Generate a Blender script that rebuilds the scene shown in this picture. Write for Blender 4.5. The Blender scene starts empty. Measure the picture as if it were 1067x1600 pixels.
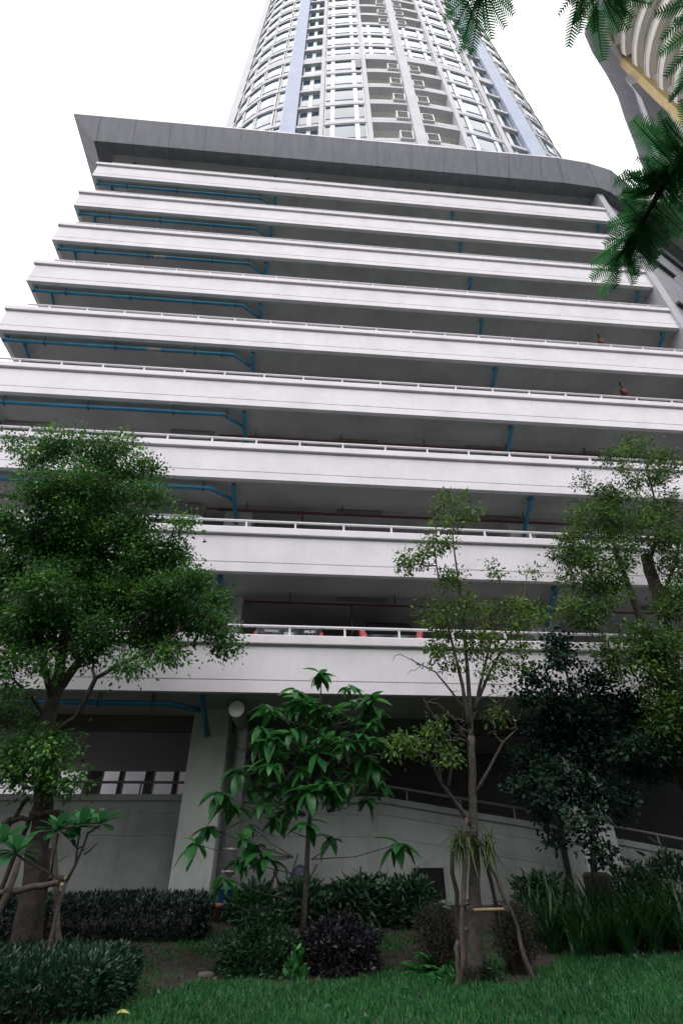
import bpy, math, random
import numpy as np
from mathutils import Matrix, Vector

R = math.radians
random.seed(7)
rng = np.random.default_rng(11)
scene = bpy.context.scene

# ------------------------------------------------------------------ camera
CAMZ = 1.3
F = 784.6                      # focal length in photo pixels (photo is 1067 x 1600)
PSI, TH, RO = 0.0893, 0.6055, -0.0079
_f = np.array([math.sin(PSI) * math.cos(TH), math.cos(PSI) * math.cos(TH), math.sin(TH)])
_r = np.array([math.cos(PSI), -math.sin(PSI), 0.0])
_u = np.cross(_r, _f)
CR = _r * math.cos(RO) + _u * math.sin(RO)
CU = -_r * math.sin(RO) + _u * math.cos(RO)
cam_data = bpy.data.cameras.new("camera")
cam = bpy.data.objects.new("camera", cam_data)
scene.collection.objects.link(cam)
cam_data.sensor_fit = 'VERTICAL'
cam_data.sensor_height = 36.0
cam_data.lens = F / 1600 * 36.0
cam_data.clip_start = 0.05
cam_data.clip_end = 3000
cam.matrix_world = Matrix(((CR[0], CU[0], -_f[0], 0), (CR[1], CU[1], -_f[1], 0), (CR[2], CU[2], -_f[2], CAMZ), (0, 0, 0, 1)))
scene.camera = cam
scene.render.resolution_x, scene.render.resolution_y = 682, 1024

# ------------------------------------------------------------------ light
SUN_EL, SUN_AZ = R(68), R(200)          # overcast: very broad soft sun, high behind the camera
world = bpy.data.worlds.new("World")
scene.world = world
world.use_nodes = True
nt = world.node_tree
nt.nodes.clear()
wout = nt.nodes.new('ShaderNodeOutputWorld')
bg = nt.nodes.new('ShaderNodeBackground')
sky = nt.nodes.new('ShaderNodeTexSky')
sky.sky_type = 'NISHITA'
sky.sun_disc = False
sky.sun_elevation = SUN_EL
sky.sun_rotation = SUN_AZ
sky.dust_density = 4.0
mixw = nt.nodes.new('ShaderNodeMix')
mixw.data_type = 'RGBA'
mixw.inputs[0].default_value = 0.90
tcw = nt.nodes.new('ShaderNodeTexCoord')
sepw = nt.nodes.new('ShaderNodeSeparateXYZ')
rampw = nt.nodes.new('ShaderNodeMapRange')
rampw.inputs[1].default_value = -0.05
rampw.inputs[2].default_value = 1.0
rampw.inputs[3].default_value = 5.5
rampw.inputs[4].default_value = 13.0
noisew = nt.nodes.new('ShaderNodeTexNoise')
noisew.inputs['Scale'].default_value = 2.2
noisew.inputs['Detail'].default_value = 4
nmap = nt.nodes.new('ShaderNodeMapRange')
nmap.inputs[1].default_value = 0.3
nmap.inputs[2].default_value = 0.7
nmap.inputs[3].default_value = 0.9
nmap.inputs[4].default_value = 1.1
mulw = nt.nodes.new('ShaderNodeMath')
mulw.operation = 'MULTIPLY'
comb = nt.nodes.new('ShaderNodeVectorMath')
comb.operation = 'SCALE'
comb.inputs[0].default_value = (1.0, 0.985, 1.0)
nt.links.new(tcw.outputs['Generated'], sepw.inputs[0])
nt.links.new(tcw.outputs['Generated'], noisew.inputs['Vector'])
nt.links.new(sepw.outputs[2], rampw.inputs[0])
nt.links.new(noisew.outputs[0], nmap.inputs[0])
nt.links.new(rampw.outputs[0], mulw.inputs[0])
nt.links.new(nmap.outputs[0], mulw.inputs[1])
nt.links.new(mulw.outputs[0], comb.inputs['Scale'])
nt.links.new(sky.outputs[0], mixw.inputs['A'])
nt.links.new(comb.outputs[0], mixw.inputs['B'])
nt.links.new(mixw.outputs['Result'], bg.inputs[0])
bg.inputs[1].default_value = 0.12
nt.links.new(bg.outputs[0], wout.inputs[0])
sd = bpy.data.lights.new("sun", 'SUN')
sd.energy = 1.3
sd.angle = R(70)
sd.color = (1.0, 0.97, 0.95)
so = bpy.data.objects.new("sun", sd)
so.rotation_euler = (R(90) - SUN_EL, 0, R(180) - SUN_AZ)
so.location = (0, -20, 60)
scene.collection.objects.link(so)
scene.view_settings.view_transform = 'Standard'
scene.view_settings.look = 'None'
scene.view_settings.exposure = 0.62
scene.view_settings.gamma = 1.0
scene.cycles.max_bounces = 7
scene.cycles.diffuse_bounces = 4
scene.cycles.transparent_max_bounces = 8


# ------------------------------------------------------------------ helpers
def ray(px, py):
    return CR * ((px - 533.5) / F) + CU * ((800 - py) / F) + _f


def at(px, py, Y):
    """World point at depth Y seen at a photo pixel."""
    w = ray(px, py)
    w = w * (Y / w[1])
    return np.array([w[0], w[1], w[2] + CAMZ])


def at_d(px, py, d):
    w = ray(px, py)
    w = w / np.linalg.norm(w) * d
    return np.array([w[0], w[1], w[2] + CAMZ])


def gz(Y):
    t = np.clip((np.asarray(Y, float) - 8.6) / 4.6, 0, 1)
    return 0.43 * t * t * (3 - 2 * t)


def tag(o, label, cat, group=None, kind=None):
    if label: o['label'] = label
    if cat: o['category'] = cat
    if group: o['group'] = group
    if kind: o['kind'] = kind
    return o


def empty(name, loc, label, cat, group=None):
    o = bpy.data.objects.new(name, None)
    scene.collection.objects.link(o)
    o.location = Vector([float(v) for v in loc])
    o.empty_display_size = 0.2
    return tag(o, label, cat, group)


def copy_tree(o, parent=None):
    c = o.copy()
    scene.collection.objects.link(c)
    if parent is not None:
        c.parent = parent
    for ch in list(o.children):
        copy_tree(ch, c)
    return c


class MB:
    """Mesh builder in world coordinates."""

    def __init__(s):
        s.v, s.f, s.m, s.n = [], [], [], 0

    def add(s, verts, faces, mat=0):
        s.v.extend([tuple(float(q) for q in p) for p in verts])
        s.f.extend([tuple(i + s.n for i in f) for f in faces])
        s.m.extend([mat] * len(faces))
        s.n += len(verts)

    def box(s, a, b, mat=0):
        x0, y0, z0 = a
        x1, y1, z1 = b
        s.add([(x0, y0, z0), (x1, y0, z0), (x1, y1, z0), (x0, y1, z0), (x0, y0, z1), (x1, y0, z1), (x1, y1, z1), (x0, y1, z1)],
              [(0, 3, 2, 1), (4, 5, 6, 7), (0, 1, 5, 4), (1, 2, 6, 5), (2, 3, 7, 6), (3, 0, 4, 7)], mat)

    def obox(s, c, ax, ay, az, mat=0):
        """Oriented box: centre and three half-axis vectors."""
        c, ax, ay, az = [np.asarray(q, float) for q in (c, ax, ay, az)]
        pts = [c + i * ax + j * ay + k * az for k in (-1, 1) for i, j in ((-1, -1), (1, -1), (1, 1), (-1, 1))]
        s.add(pts, [(0, 3, 2, 1), (4, 5, 6, 7), (0, 1, 5, 4), (1, 2, 6, 5), (2, 3, 7, 6), (3, 0, 4, 7)], mat)

    def prism(s, poly, z0, z1, mat=0):
        n = len(poly)
        s.add([(x, y, z0) for x, y in poly] + [(x, y, z1) for x, y in poly],
              [tuple(range(n))[::-1], tuple(range(n, 2 * n))] + [(i, (i + 1) % n, n + (i + 1) % n, n + i) for i in range(n)], mat)

    def tube(s, pts, rad, sides=8, mat=0, cap=True):
        pts = [np.asarray(p, float) for p in pts]
        if not hasattr(rad, '__len__'):
            rad = [rad] * len(pts)
        rings = []
        up = np.array([0.0, 0.0, 1.0])
        prev = None
        for i, p in enumerate(pts):
            t = pts[min(i + 1, len(pts) - 1)] - pts[max(i - 1, 0)]
            t = t / (np.linalg.norm(t) + 1e-9)
            if prev is None:
                a = np.cross(t, up)
                if np.linalg.norm(a) < 0.05:
                    a = np.cross(t, np.array([1.0, 0.0, 0.0]))
            else:
                a = prev - t * (prev @ t)
            a = a / (np.linalg.norm(a) + 1e-9)
            prev = a
            b = np.cross(t, a)
            rings.append([p + rad[i] * (math.cos(2 * math.pi * k / sides) * a + math.sin(2 * math.pi * k / sides) * b) for k in range(sides)])
        verts = [q for r_ in rings for q in r_]
        faces = []
        for i in range(len(pts) - 1):
            for k in range(sides):
                k2 = (k + 1) % sides
                faces.append((i * sides + k, i * sides + k2, (i + 1) * sides + k2, (i + 1) * sides + k))
        if cap:
            faces.append(tuple(range(sides))[::-1])
            faces.append(tuple((len(pts) - 1) * sides + k for k in range(sides)))
        s.add(verts, faces, mat)

    def lathe(s, c, prof, sides=20, mat=0, axis=None):
        """prof: list of (r, h) around the axis (default z) from c."""
        c = np.asarray(c, float)
        w = np.array([0, 0, 1.0]) if axis is None else np.asarray(axis, float) / np.linalg.norm(axis)
        a = np.cross(w, [1.0, 0.3, 0.2]); a /= np.linalg.norm(a)
        b = np.cross(w, a)
        verts = [c + w * h + r_ * (math.cos(2 * math.pi * k / sides) * a + math.sin(2 * math.pi * k / sides) * b) for r_, h in prof for k in range(sides)]
        faces = []
        for i in range(len(prof) - 1):
            for k in range(sides):
                k2 = (k + 1) % sides
                faces.append((i * sides + k, i * sides + k2, (i + 1) * sides + k2, (i + 1) * sides + k))
        faces.append(tuple(range(sides))[::-1])
        faces.append(tuple((len(prof) - 1) * sides + k for k in range(sides)))
        s.add(verts, faces, mat)

    def loft(s, rings, mat=0, closed=True, cap=True):
        n = len(rings[0])
        verts = [p for r_ in rings for p in r_]
        faces = []
        for i in range(len(rings) - 1):
            for k in range(n if closed else n - 1):
                k2 = (k + 1) % n
                faces.append((i * n + k, i * n + k2, (i + 1) * n + k2, (i + 1) * n + k))
        if cap and closed:
            faces.append(tuple(range(n))[::-1])
            faces.append(tuple((len(rings) - 1) * n + k for k in range(n)))
        s.add(verts, faces, mat)

    def build(s, name, mats, parent=None, smooth=False, bevel=0):
        me = bpy.data.meshes.new(name)
        me.from_pydata(s.v, [], s.f)
        if not isinstance(mats, (list, tuple)):
            mats = [mats]
        for m in mats:
            me.materials.append(m)
        if len(mats) > 1:
            me.polygons.foreach_set('material_index', s.m)
        if smooth:
            me.polygons.foreach_set('use_smooth', [True] * len(me.polygons))
        me.update()
        o = bpy.data.objects.new(name, me)
        scene.collection.objects.link(o)
        if bevel:
            b = o.modifiers.new('bevel', 'BEVEL')
            b.width = bevel
            b.segments = 2
            b.limit_method = 'ANGLE'
        if parent is not None:
            o.parent = parent
            if parent.parent is None:
                o.matrix_parent_inverse = Matrix.Translation(-parent.location)
        return o


# ------------------------------------------------------------------ materials
def newmat(name):
    m = bpy.data.materials.new(name)
    m.use_nodes = True
    n = m.node_tree
    n.nodes.clear()
    out = n.nodes.new('ShaderNodeOutputMaterial')
    return m, n, out


def surf(name, col, rough=0.7, var=0.12, scale=3.0, metal=0.0, bump=0.0, bscale=60.0, spec=0.5, col2=None, streak=0.0, coat=0.0):
    """Painted / mineral surface with two octaves of wear and optional rain streaks."""
    m, n, out = newmat(name)
    p = n.nodes.new('ShaderNodeBsdfPrincipled')
    tc = n.nodes.new('ShaderNodeTexCoord')
    no = n.nodes.new('ShaderNodeTexNoise')
    no.inputs['Scale'].default_value = scale
    no.inputs['Detail'].default_value = 6
    no.inputs['Roughness'].default_value = 0.65
    geo = n.nodes.new('ShaderNodeNewGeometry')
    n.links.new(geo.outputs['Position'], no.inputs['Vector'])
    mx = n.nodes.new('ShaderNodeMix')
    mx.data_type = 'RGBA'
    c2 = col2 if col2 else tuple(c * (1 - var * 2.2) for c in col)
    mx.inputs['A'].default_value = (*c2, 1)
    mx.inputs['B'].default_value = (*[min(1, c * (1 + var * 0.3)) for c in col], 1)
    mr = n.nodes.new('ShaderNodeMapRange')
    mr.inputs[1].default_value = 0.32
    mr.inputs[2].default_value = 0.6
    n.links.new(no.outputs[0], mr.inputs[0])
    n.links.new(mr.outputs[0], mx.inputs['Factor'])
    last = mx.outputs['Result']
    if streak:
        mp = n.nodes.new('ShaderNodeMapping')
        mp.inputs['Scale'].default_value = (5.0, 5.0, 0.22)
        n.links.new(geo.outputs['Position'], mp.inputs[0])
        sn = n.nodes.new('ShaderNodeTexNoise')
        sn.inputs['Scale'].default_value = 1.6
        sn.inputs['Detail'].default_value = 5
        n.links.new(mp.outputs[0], sn.inputs['Vector'])
        sr = n.nodes.new('ShaderNodeMapRange')
        sr.inputs[1].default_value = 0.50
        sr.inputs[2].default_value = 0.74
        sr.inputs[3].default_value = 0.0
        sr.inputs[4].default_value = streak
        n.links.new(sn.outputs[0], sr.inputs[0])
        m2 = n.nodes.new('ShaderNodeMix')
        m2.data_type = 'RGBA'
        m2.inputs['B'].default_value = (*[c * 0.42 for c in col], 1)
        n.links.new(sr.outputs[0], m2.inputs['Factor'])
        n.links.new(last, m2.inputs['A'])
        last = m2.outputs['Result']
    n.links.new(last, p.inputs['Base Color'])
    p.inputs['Roughness'].default_value = rough
    p.inputs['Metallic'].default_value = metal
    p.inputs['Specular IOR Level'].default_value = spec
    p.inputs['Coat Weight'].default_value = coat
    if bump:
        bn = n.nodes.new('ShaderNodeTexNoise')
        bn.inputs['Scale'].default_value = bscale
        bn.inputs['Detail'].default_value = 4
        n.links.new(geo.outputs['Position'], bn.inputs['Vector'])
        bp = n.nodes.new('ShaderNodeBump')
        bp.inputs['Strength'].default_value = bump
        bp.inputs['Distance'].default_value = 0.02
        n.links.new(bn.outputs[0], bp.inputs['Height'])
        n.links.new(bp.outputs[0], p.inputs['Normal'])
    n.links.new(p.outputs[0], out.inputs[0])
    return m


def leafmat(name, cols, rough=0.42, transl=0.3, spec=0.35):
    """cols: ramp of leaf colours, picked by each leaf's own random tint."""
    m, n, out = newmat(name)
    a = n.nodes.new('ShaderNodeAttribute')
    a.attribute_name = 'tint'
    rp = n.nodes.new('ShaderNodeValToRGB')
    el = rp.color_ramp.elements
    el[0].position, el[0].color = 0.0, (*cols[0], 1)
    el[1].position, el[1].color = 1.0, (*cols[-1], 1)
    for i, c in enumerate(cols[1:-1]):
        e = el.new((i + 1) / (len(cols) - 1))
        e.color = (*c, 1)
    n.links.new(a.outputs['Fac'], rp.inputs[0])
    p = n.nodes.new('ShaderNodeBsdfPrincipled')
    p.inputs['Roughness'].default_value = rough
    p.inputs['Specular IOR Level'].default_value = spec
    n.links.new(rp.outputs[0], p.inputs['Base Color'])
    t = n.nodes.new('ShaderNodeBsdfTranslucent')
    hs = n.nodes.new('ShaderNodeHueSaturation')
    hs.inputs['Value'].default_value = 1.6
    hs.inputs['Hue'].default_value = 0.485
    n.links.new(rp.outputs[0], hs.inputs['Color'])
    n.links.new(hs.outputs[0], t.inputs[0])
    mx = n.nodes.new('ShaderNodeMixShader')
    mx.inputs[0].default_value = transl
    n.links.new(p.outputs[0], mx.inputs[1])
    n.links.new(t.outputs[0], mx.inputs[2])
    n.links.new(mx.outputs[0], out.inputs[0])
    return m


def glassmat(name, c1, c2, rough=0.04):
    """Window glass over drawn curtains: every pane its own shade."""
    m, n, out = newmat(name)
    p = n.nodes.new('ShaderNodeBsdfPrincipled')
    oi = n.nodes.new('ShaderNodeObjectInfo')
    geo = n.nodes.new('ShaderNodeNewGeometry')
    no = n.nodes.new('ShaderNodeTexNoise')
    no.inputs['Scale'].default_value = 0.45
    no.inputs['Detail'].default_value = 1
    n.links.new(geo.outputs['Position'], no.inputs['Vector'])
    ad = n.nodes.new('ShaderNodeMath')
    ad.operation = 'ADD'
    n.links.new(oi.outputs['Random'], ad.inputs[0])
    n.links.new(no.outputs[0], ad.inputs[1])
    mr = n.nodes.new('ShaderNodeMapRange')
    mr.inputs[1].default_value = 0.5
    mr.inputs[2].default_value = 1.5
    n.links.new(ad.outputs[0], mr.inputs[0])
    mx = n.nodes.new('ShaderNodeMix')
    mx.data_type = 'RGBA'
    mx.inputs['A'].default_value = (*c1, 1)
    mx.inputs['B'].default_value = (*c2, 1)
    n.links.new(mr.outputs[0], mx.inputs['Factor'])
    n.links.new(mx.outputs['Result'], p.inputs['Base Color'])
    p.inputs['Roughness'].default_value = rough
    p.inputs['Specular IOR Level'].default_value = 0.14
    n.links.new(p.outputs[0], out.inputs[0])
    return m


M = {}
M['white'] = surf('white_paint', (0.775, 0.74, 0.795), 0.75, 0.045, 1.1, streak=0.06, bump=0.06, bscale=40)
M['coping'] = surf('coping_paint', (0.76, 0.715, 0.775), 0.7, 0.06, 1.7, bump=0.05)
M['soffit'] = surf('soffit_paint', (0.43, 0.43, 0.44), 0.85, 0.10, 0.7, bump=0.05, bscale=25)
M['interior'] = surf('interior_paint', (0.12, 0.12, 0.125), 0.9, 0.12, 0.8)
M['deck'] = surf('concrete_deck', (0.20, 0.20, 0.195), 0.9, 0.15, 1.0)
M['rail'] = surf('rail_paint', (0.74, 0.71, 0.75), 0.5, 0.04, 4)
M['wall'] = surf('ground_wall_paint', (0.37, 0.395, 0.385), 0.85, 0.13, 0.9, bump=0.35, bscale=70, streak=0.22)
M['column'] = surf('column_paint', (0.52, 0.55, 0.53), 0.8, 0.09, 1.2, bump=0.3, bscale=80, streak=0.2)
M['blue'] = surf('blue_pipe', (0.015, 0.19, 0.34), 0.45, 0.15, 3)
M['red'] = surf('red_pipe', (0.09, 0.018, 0.018), 0.5, 0.15, 3)
M['darkmetal'] = surf('dark_metal', (0.035, 0.035, 0.04), 0.6, 0.2, 5)
M['duct'] = surf('galvanised_duct', (0.50, 0.50, 0.51), 0.42, 0.15, 6, metal=0.5)
M['fixture'] = surf('light_fixture', (0.30, 0.29, 0.29), 0.6, 0.1, 5)
M['twhite'] = surf('tower_white', (0.67, 0.65, 0.70), 0.8, 0.05, 0.6)
M['tcream'] = surf('tower_cream', (0.83, 0.84, 0.80), 0.8, 0.05, 0.6)
M['tblue'] = surf('tower_lilac_blue', (0.50, 0.55, 0.71), 0.75, 0.05, 0.9)
M['frame'] = surf('window_frame_white', (0.76, 0.76, 0.78), 0.45, 0.03, 2)
M['glass'] = glassmat('curtained_glass', (0.015, 0.045, 0.07), (0.10, 0.165, 0.24))
M['spandrel'] = glassmat('spandrel_glass', (0.22, 0.25, 0.36), (0.32, 0.35, 0.47), 0.3)
M['transom'] = surf('transom_blue', (0.10, 0.10, 0.27), 0.4, 0.05, 2)
M['nglass'] = glassmat('teal_glass', (0.02, 0.10, 0.11), (0.16, 0.34, 0.34))
M['ngrey'] = surf('neighbour_grey', (0.42, 0.42, 0.49), 0.6, 0.06, 1)
M['nsoffit'] = surf('neighbour_soffit', (0.58, 0.57, 0.52), 0.85, 0.1, 0.5)
M['nwhite'] = surf('neighbour_white', (0.82, 0.77, 0.73), 0.8, 0.05, 0.7)
M['nyellow'] = surf('neighbour_yellow', (0.72, 0.54, 0.27), 0.75, 0.06, 0.8)
M['bark'] = surf('bark', (0.052, 0.043, 0.038), 0.95, 0.28, 9, bump=0.9, bscale=28)
M['barkgrey'] = surf('bark_grey', (0.085, 0.072, 0.066), 0.95, 0.25, 12, bump=0.8, bscale=40)
M['stake'] = surf('stake_wood', (0.085, 0.067, 0.057), 0.9, 0.25, 10, bump=0.6, bscale=50)
M['bamboo'] = surf('bamboo', (0.26, 0.20, 0.10), 0.55, 0.15, 8)
M['rope'] = surf('rope', (0.05, 0.04, 0.04), 0.9, 0.1, 9)
M['stump'] = surf('root_wrap', (0.045, 0.038, 0.036), 0.95, 0.25, 14, bump=0.9, bscale=50)
M['leafA'] = leafmat('leaf_fine_green', [(0.020, 0.072, 0.020), (0.032, 0.112, 0.025), (0.050, 0.16, 0.030), (0.11, 0.28, 0.042)])
M['leafR'] = leafmat('leaf_olive_green', [(0.022, 0.060, 0.017), (0.040, 0.096, 0.021), (0.070, 0.148, 0.027), (0.14, 0.25, 0.038)])
M['leafS'] = leafmat('leaf_sparse_green', [(0.040, 0.092, 0.020), (0.078, 0.155, 0.028), (0.14, 0.26, 0.042)], transl=0.35)
M['leafD'] = leafmat('leaf_dark_round', [(0.010, 0.028, 0.019), (0.016, 0.042, 0.028), (0.026, 0.062, 0.038)], rough=0.6, transl=0.2, spec=0.18)
M['leafB'] = leafmat('leaf_broad_glossy', [(0.020, 0.095, 0.028), (0.030, 0.14, 0.040), (0.050, 0.21, 0.055), (0.13, 0.36, 0.085)], rough=0.3, transl=0.28)
M['leafP'] = leafmat('leaf_plumeria', [(0.024, 0.105, 0.042), (0.038, 0.15, 0.058), (0.07, 0.22, 0.08)], rough=0.35, transl=0.25)
M['leafF'] = leafmat('leaf_feathery', [(0.018, 0.085, 0.032), (0.030, 0.13, 0.050), (0.055, 0.21, 0.07)], transl=0.55)
M['leafH'] = leafmat('leaf_hedge', [(0.012, 0.034, 0.022), (0.020, 0.058, 0.034), (0.034, 0.10, 0.048)], rough=0.32, transl=0.15)
M['leafHd'] = leafmat('leaf_hedge_dark', [(0.012, 0.024, 0.020), (0.018, 0.036, 0.030), (0.028, 0.056, 0.046)], rough=0.4, transl=0.12)
M['leafPu'] = leafmat('leaf_purple', [(0.014, 0.015, 0.019), (0.022, 0.022, 0.029), (0.036, 0.035, 0.045)], rough=0.38, transl=0.1)
M['leafG'] = leafmat('leaf_ground_cover', [(0.014, 0.042, 0.020), (0.024, 0.068, 0.030), (0.042, 0.11, 0.042)], rough=0.35, transl=0.2)
M['leafL'] = leafmat('leaf_lily', [(0.012, 0.045, 0.016), (0.022, 0.075, 0.022), (0.034, 0.11, 0.03)], rough=0.4, transl=0.2)
M['leafT'] = leafmat('leaf_twiggy', [(0.022, 0.026, 0.018), (0.032, 0.032, 0.024), (0.05, 0.042, 0.032)], rough=0.8, transl=0.1)
M['leafO'] = leafmat('leaf_strap', [(0.035, 0.075, 0.022), (0.07, 0.12, 0.030), (0.16, 0.20, 0.05)], transl=0.25)
M['grass'] = leafmat('grass_blades', [(0.010, 0.070, 0.019), (0.018, 0.125, 0.032), (0.038, 0.22, 0.052), (0.13, 0.13, 0.05)], rough=0.5, transl=0.3)
M['petal'] = surf('plumeria_petal', (0.78, 0.72, 0.52), 0.6, 0.03, 3)


# cornice metal panels with real sealant joints
def cornice_mat():
    m, n, out = newmat('cornice_panel')
    p = n.nodes.new('ShaderNodeBsdfPrincipled')
    geo = n.nodes.new('ShaderNodeNewGeometry')
    mp = n.nodes.new('ShaderNodeMapping')
    mp.inputs['Scale'].default_value = (2.4, 1.2, 0.25)
    n.links.new(geo.outputs['Position'], mp.inputs[0])
    no = n.nodes.new('ShaderNodeTexNoise')
    no.inputs['Scale'].default_value = 1.5
    no.inputs['Detail'].default_value = 6
    n.links.new(mp.outputs[0], no.inputs['Vector'])
    mr = n.nodes.new('ShaderNodeMapRange')
    mr.inputs[1].default_value = 0.35
    mr.inputs[2].default_value = 0.68
    n.links.new(no.outputs[0], mr.inputs[0])
    mx = n.nodes.new('ShaderNodeMix')
    mx.data_type = 'RGBA'
    mx.inputs['A'].default_value = (0.195, 0.20, 0.245, 1)
    mx.inputs['B'].default_value = (0.150, 0.155, 0.192, 1)
    n.links.new(mr.outputs[0], mx.inputs['Factor'])
    n.links.new(mx.outputs['Result'], p.inputs['Base Color'])
    p.inputs['Roughness'].default_value = 0.55
    n.links.new(p.outputs[0], out.inputs[0])
    return m


M['cornice'] = cornice_mat()
M['ledge'] = surf('ledge_dark', (.06, .062, .07), .6, .1, 2)
M['joint'] = surf('sealant', (0.09, 0.092, 0.105), 0.8, 0.1, 3)

# ------------------------------------------------------------------ parking building
FY = 11.565                      # facade plane
XL, XR = -10.84, 15.17           # left and right ends of the parapets
HB = 3.065 + CAMZ                # soffit of the lowest parapet
def soff(k): return HB + 3.0 * (k - 1)
BACK = 24.0
garage = empty('parking_garage', (2.2, FY, 0), 'white open-sided multi-storey car park with nine striped parapet levels under a grey flared cornice', 'building')


def sweep_profile(mb, prof, path, mat=0):
    """prof: closed (offset outwards, z); path: polyline (x, y) with outward on the right-hand side of travel."""
    path = [np.array(p, float) for p in path]
    rings = []
    for i, p in enumerate(path):
        ds = []
        if i > 0: ds.append((path[i] - path[i - 1]) / np.linalg.norm(path[i] - path[i - 1]))
        if i < len(path) - 1: ds.append((path[i + 1] - path[i]) / np.linalg.norm(path[i + 1] - path[i]))
        ns = [np.array([d[1], -d[0]]) for d in ds]
        nrm = sum(ns); nrm /= np.linalg.norm(nrm)
        sc = 1.0 / max(0.3, nrm @ ns[0])
        rings.append([(p[0] + nrm[0] * o * sc, p[1] + nrm[1] * o * sc, z) for o, z in prof])
    mb.loft(rings, mat)


for k in range(1, 10):
    z0 = soff(k)
    prof = [(0, 0), (0, .255), (-.018, .262), (-.018, .278), (0, .285), (0, 1.04), (-.035, 1.045), (-.035, 1.10), (.075, 1.105), (.08, 1.12), (.08, 1.30), (.07, 1.315), (-.19, 1.315), (-.19, 1.10), (-.15, 1.09), (-.15, 0)]
    mb = MB()
    sweep_profile(mb, [(o, z0 + z) for o, z in prof], [(XL, BACK), (XL, FY), (XR, FY)])
    mb.build('parapet', M['white'], garage)
    # deck slab butting the parapet
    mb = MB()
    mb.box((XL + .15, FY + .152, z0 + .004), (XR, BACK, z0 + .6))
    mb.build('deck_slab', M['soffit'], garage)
    # railing
    mb = MB()
    zr = z0 + 1.56
    mb.tube([(XL + .55, FY + .03, zr), (XR - .12, FY + .03, zr)], .036, 8)
    rail = mb.build('railing', M['rail'], garage, smooth=True)
    post = MB()
    xs = [1.0957 + 1.3261 * i for i in range(-9, 11)]
    xs = [x for x in xs if XL + .5 < x < XR - .1]
    if k <= 5:
        p0 = None
        for x in xs:
            if p0 is None:
                post.box((-.024, FY + .008, 0), (.024, FY + .056, .235))
                p0 = post.build('post', M['rail'], None)
                p0.parent = rail
                p0.location = (x, 0, z0 + 1.30)
            else:
                c = p0.copy(); scene.collection.objects.link(c)
                c.location = (x, 0, z0 + 1.30)
            (p0 if x == xs[0] else c).matrix_parent_inverse = Matrix.Identity(4)
            (p0 if x == xs[0] else c).parent = rail
    else:
        for x in xs:
            post.box((x - .024, FY + .008, z0 + 1.30), (x + .024, FY + .056, z0 + 1.53))
        o = post.build('post', M['rail'], rail)
        o['kind'] = 'stuff'
        o.matrix_parent_inverse = Matrix.Identity(4)

ZT = soff(10)                     # topmost soffit
# railing children use world coordinates through the railing; rebase them on the garage empty
for o in list(scene.objects):
    if o.name.startswith('post') and o.parent and o.parent.name.startswith('railing'):
        o.matrix_parent_inverse = Matrix.Identity(4)

mb = MB()
mb.box((XL + .05, FY + .06, ZT + .02), (30, BACK, ZT + 1.6))
mb.build('roof_slab', M['soffit'], garage)

# columns, full height between the decks
for cx, cy in ((-2.02, 13.05), (6.97, 13.05), (-11.0 + .75, 13.05), (-2.02, 20.6), (6.97, 20.6)):
    mb = MB()
    mb.box((cx - .42, cy, -.1), (cx + .42, cy + .85, HB + .002))
    for k in range(1, 10):
        mb.box((cx - .42, cy, soff(k) + .602), (cx + .42, cy + .85, soff(k + 1) + .002 if k < 9 else ZT + .015))
    mb.build('column', M['column'], garage, bevel=.015)

# dark rear wall of the decks, far end wall
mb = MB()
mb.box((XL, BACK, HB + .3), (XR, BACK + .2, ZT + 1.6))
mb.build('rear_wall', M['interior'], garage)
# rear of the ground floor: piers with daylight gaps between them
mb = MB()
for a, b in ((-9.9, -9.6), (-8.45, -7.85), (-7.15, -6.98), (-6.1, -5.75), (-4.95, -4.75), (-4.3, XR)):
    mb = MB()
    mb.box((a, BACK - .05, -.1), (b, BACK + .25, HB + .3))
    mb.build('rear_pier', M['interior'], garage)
mb = MB()
mb.box((-7.85, BACK, 1.9), (-4.3, BACK + .06, 2.0))
mb.build('rear_rail', M['interior'], garage)
mb = MB()
mb.box((XL + .2, 13.9, HB - .35), (XR, 14.2, HB + .003))
mb.build('ceiling_beam', M['interior'], garage)
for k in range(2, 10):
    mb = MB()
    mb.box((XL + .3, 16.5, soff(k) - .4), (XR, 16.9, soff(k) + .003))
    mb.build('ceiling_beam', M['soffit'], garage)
# ground floor slab
mb = MB()
mb.box((XL, 14.5, -.2), (XR + 8, BACK + .3, .38))
mb.build('ground_slab', M['deck'], garage)

# ground floor half walls (left level, right one falls with the ramp)
YW = 14.2
def halfwall(pts, name):
    """pts: (x, ztop) along the wall."""
    mb = MB()
    prof = lambda zt: [(YW, -.1), (YW, zt - .86), (YW + .012, zt - .855), (YW + .012, zt - .84), (YW, zt - .835), (YW, zt - .40), (YW + .012, zt - .395), (YW + .012, zt - .385), (YW, zt - .38),
                       (YW, zt - .17), (YW + .03, zt - .165), (YW + .03, zt - .135), (YW - .03, zt - .13), (YW - .03, zt), (YW + .2, zt), (YW + .2, -.1)]
    rings = [[(x, y, z) for y, z in prof(zt)] for x, zt in pts]
    mb.loft(rings)
    w = mb.build(name, M['wall'], garage)
    r = MB()
    r.tube([(x, YW + .06, zt + .26) for x, zt in pts], .03, 8)
    rl = r.build('handrail', M['fixture'], w, smooth=True)
    rl.matrix_parent_inverse = Matrix.Identity(4)
    r = MB()
    x = pts[0][0] + .4
    while x < pts[-1][0]:
        for (xa, za), (xb, zb) in zip(pts, pts[1:]):
            if xa <= x <= xb:
                zt = za + (zb - za) * (x - xa) / (xb - xa)
                r.box((x - .02, YW + .045, zt), (x + .02, YW + .075, zt + .24))
        x += 1.35
    rp = r.build('handrail_post', M['fixture'], w)
    rp.matrix_parent_inverse = Matrix.Identity(4)
    return w
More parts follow.
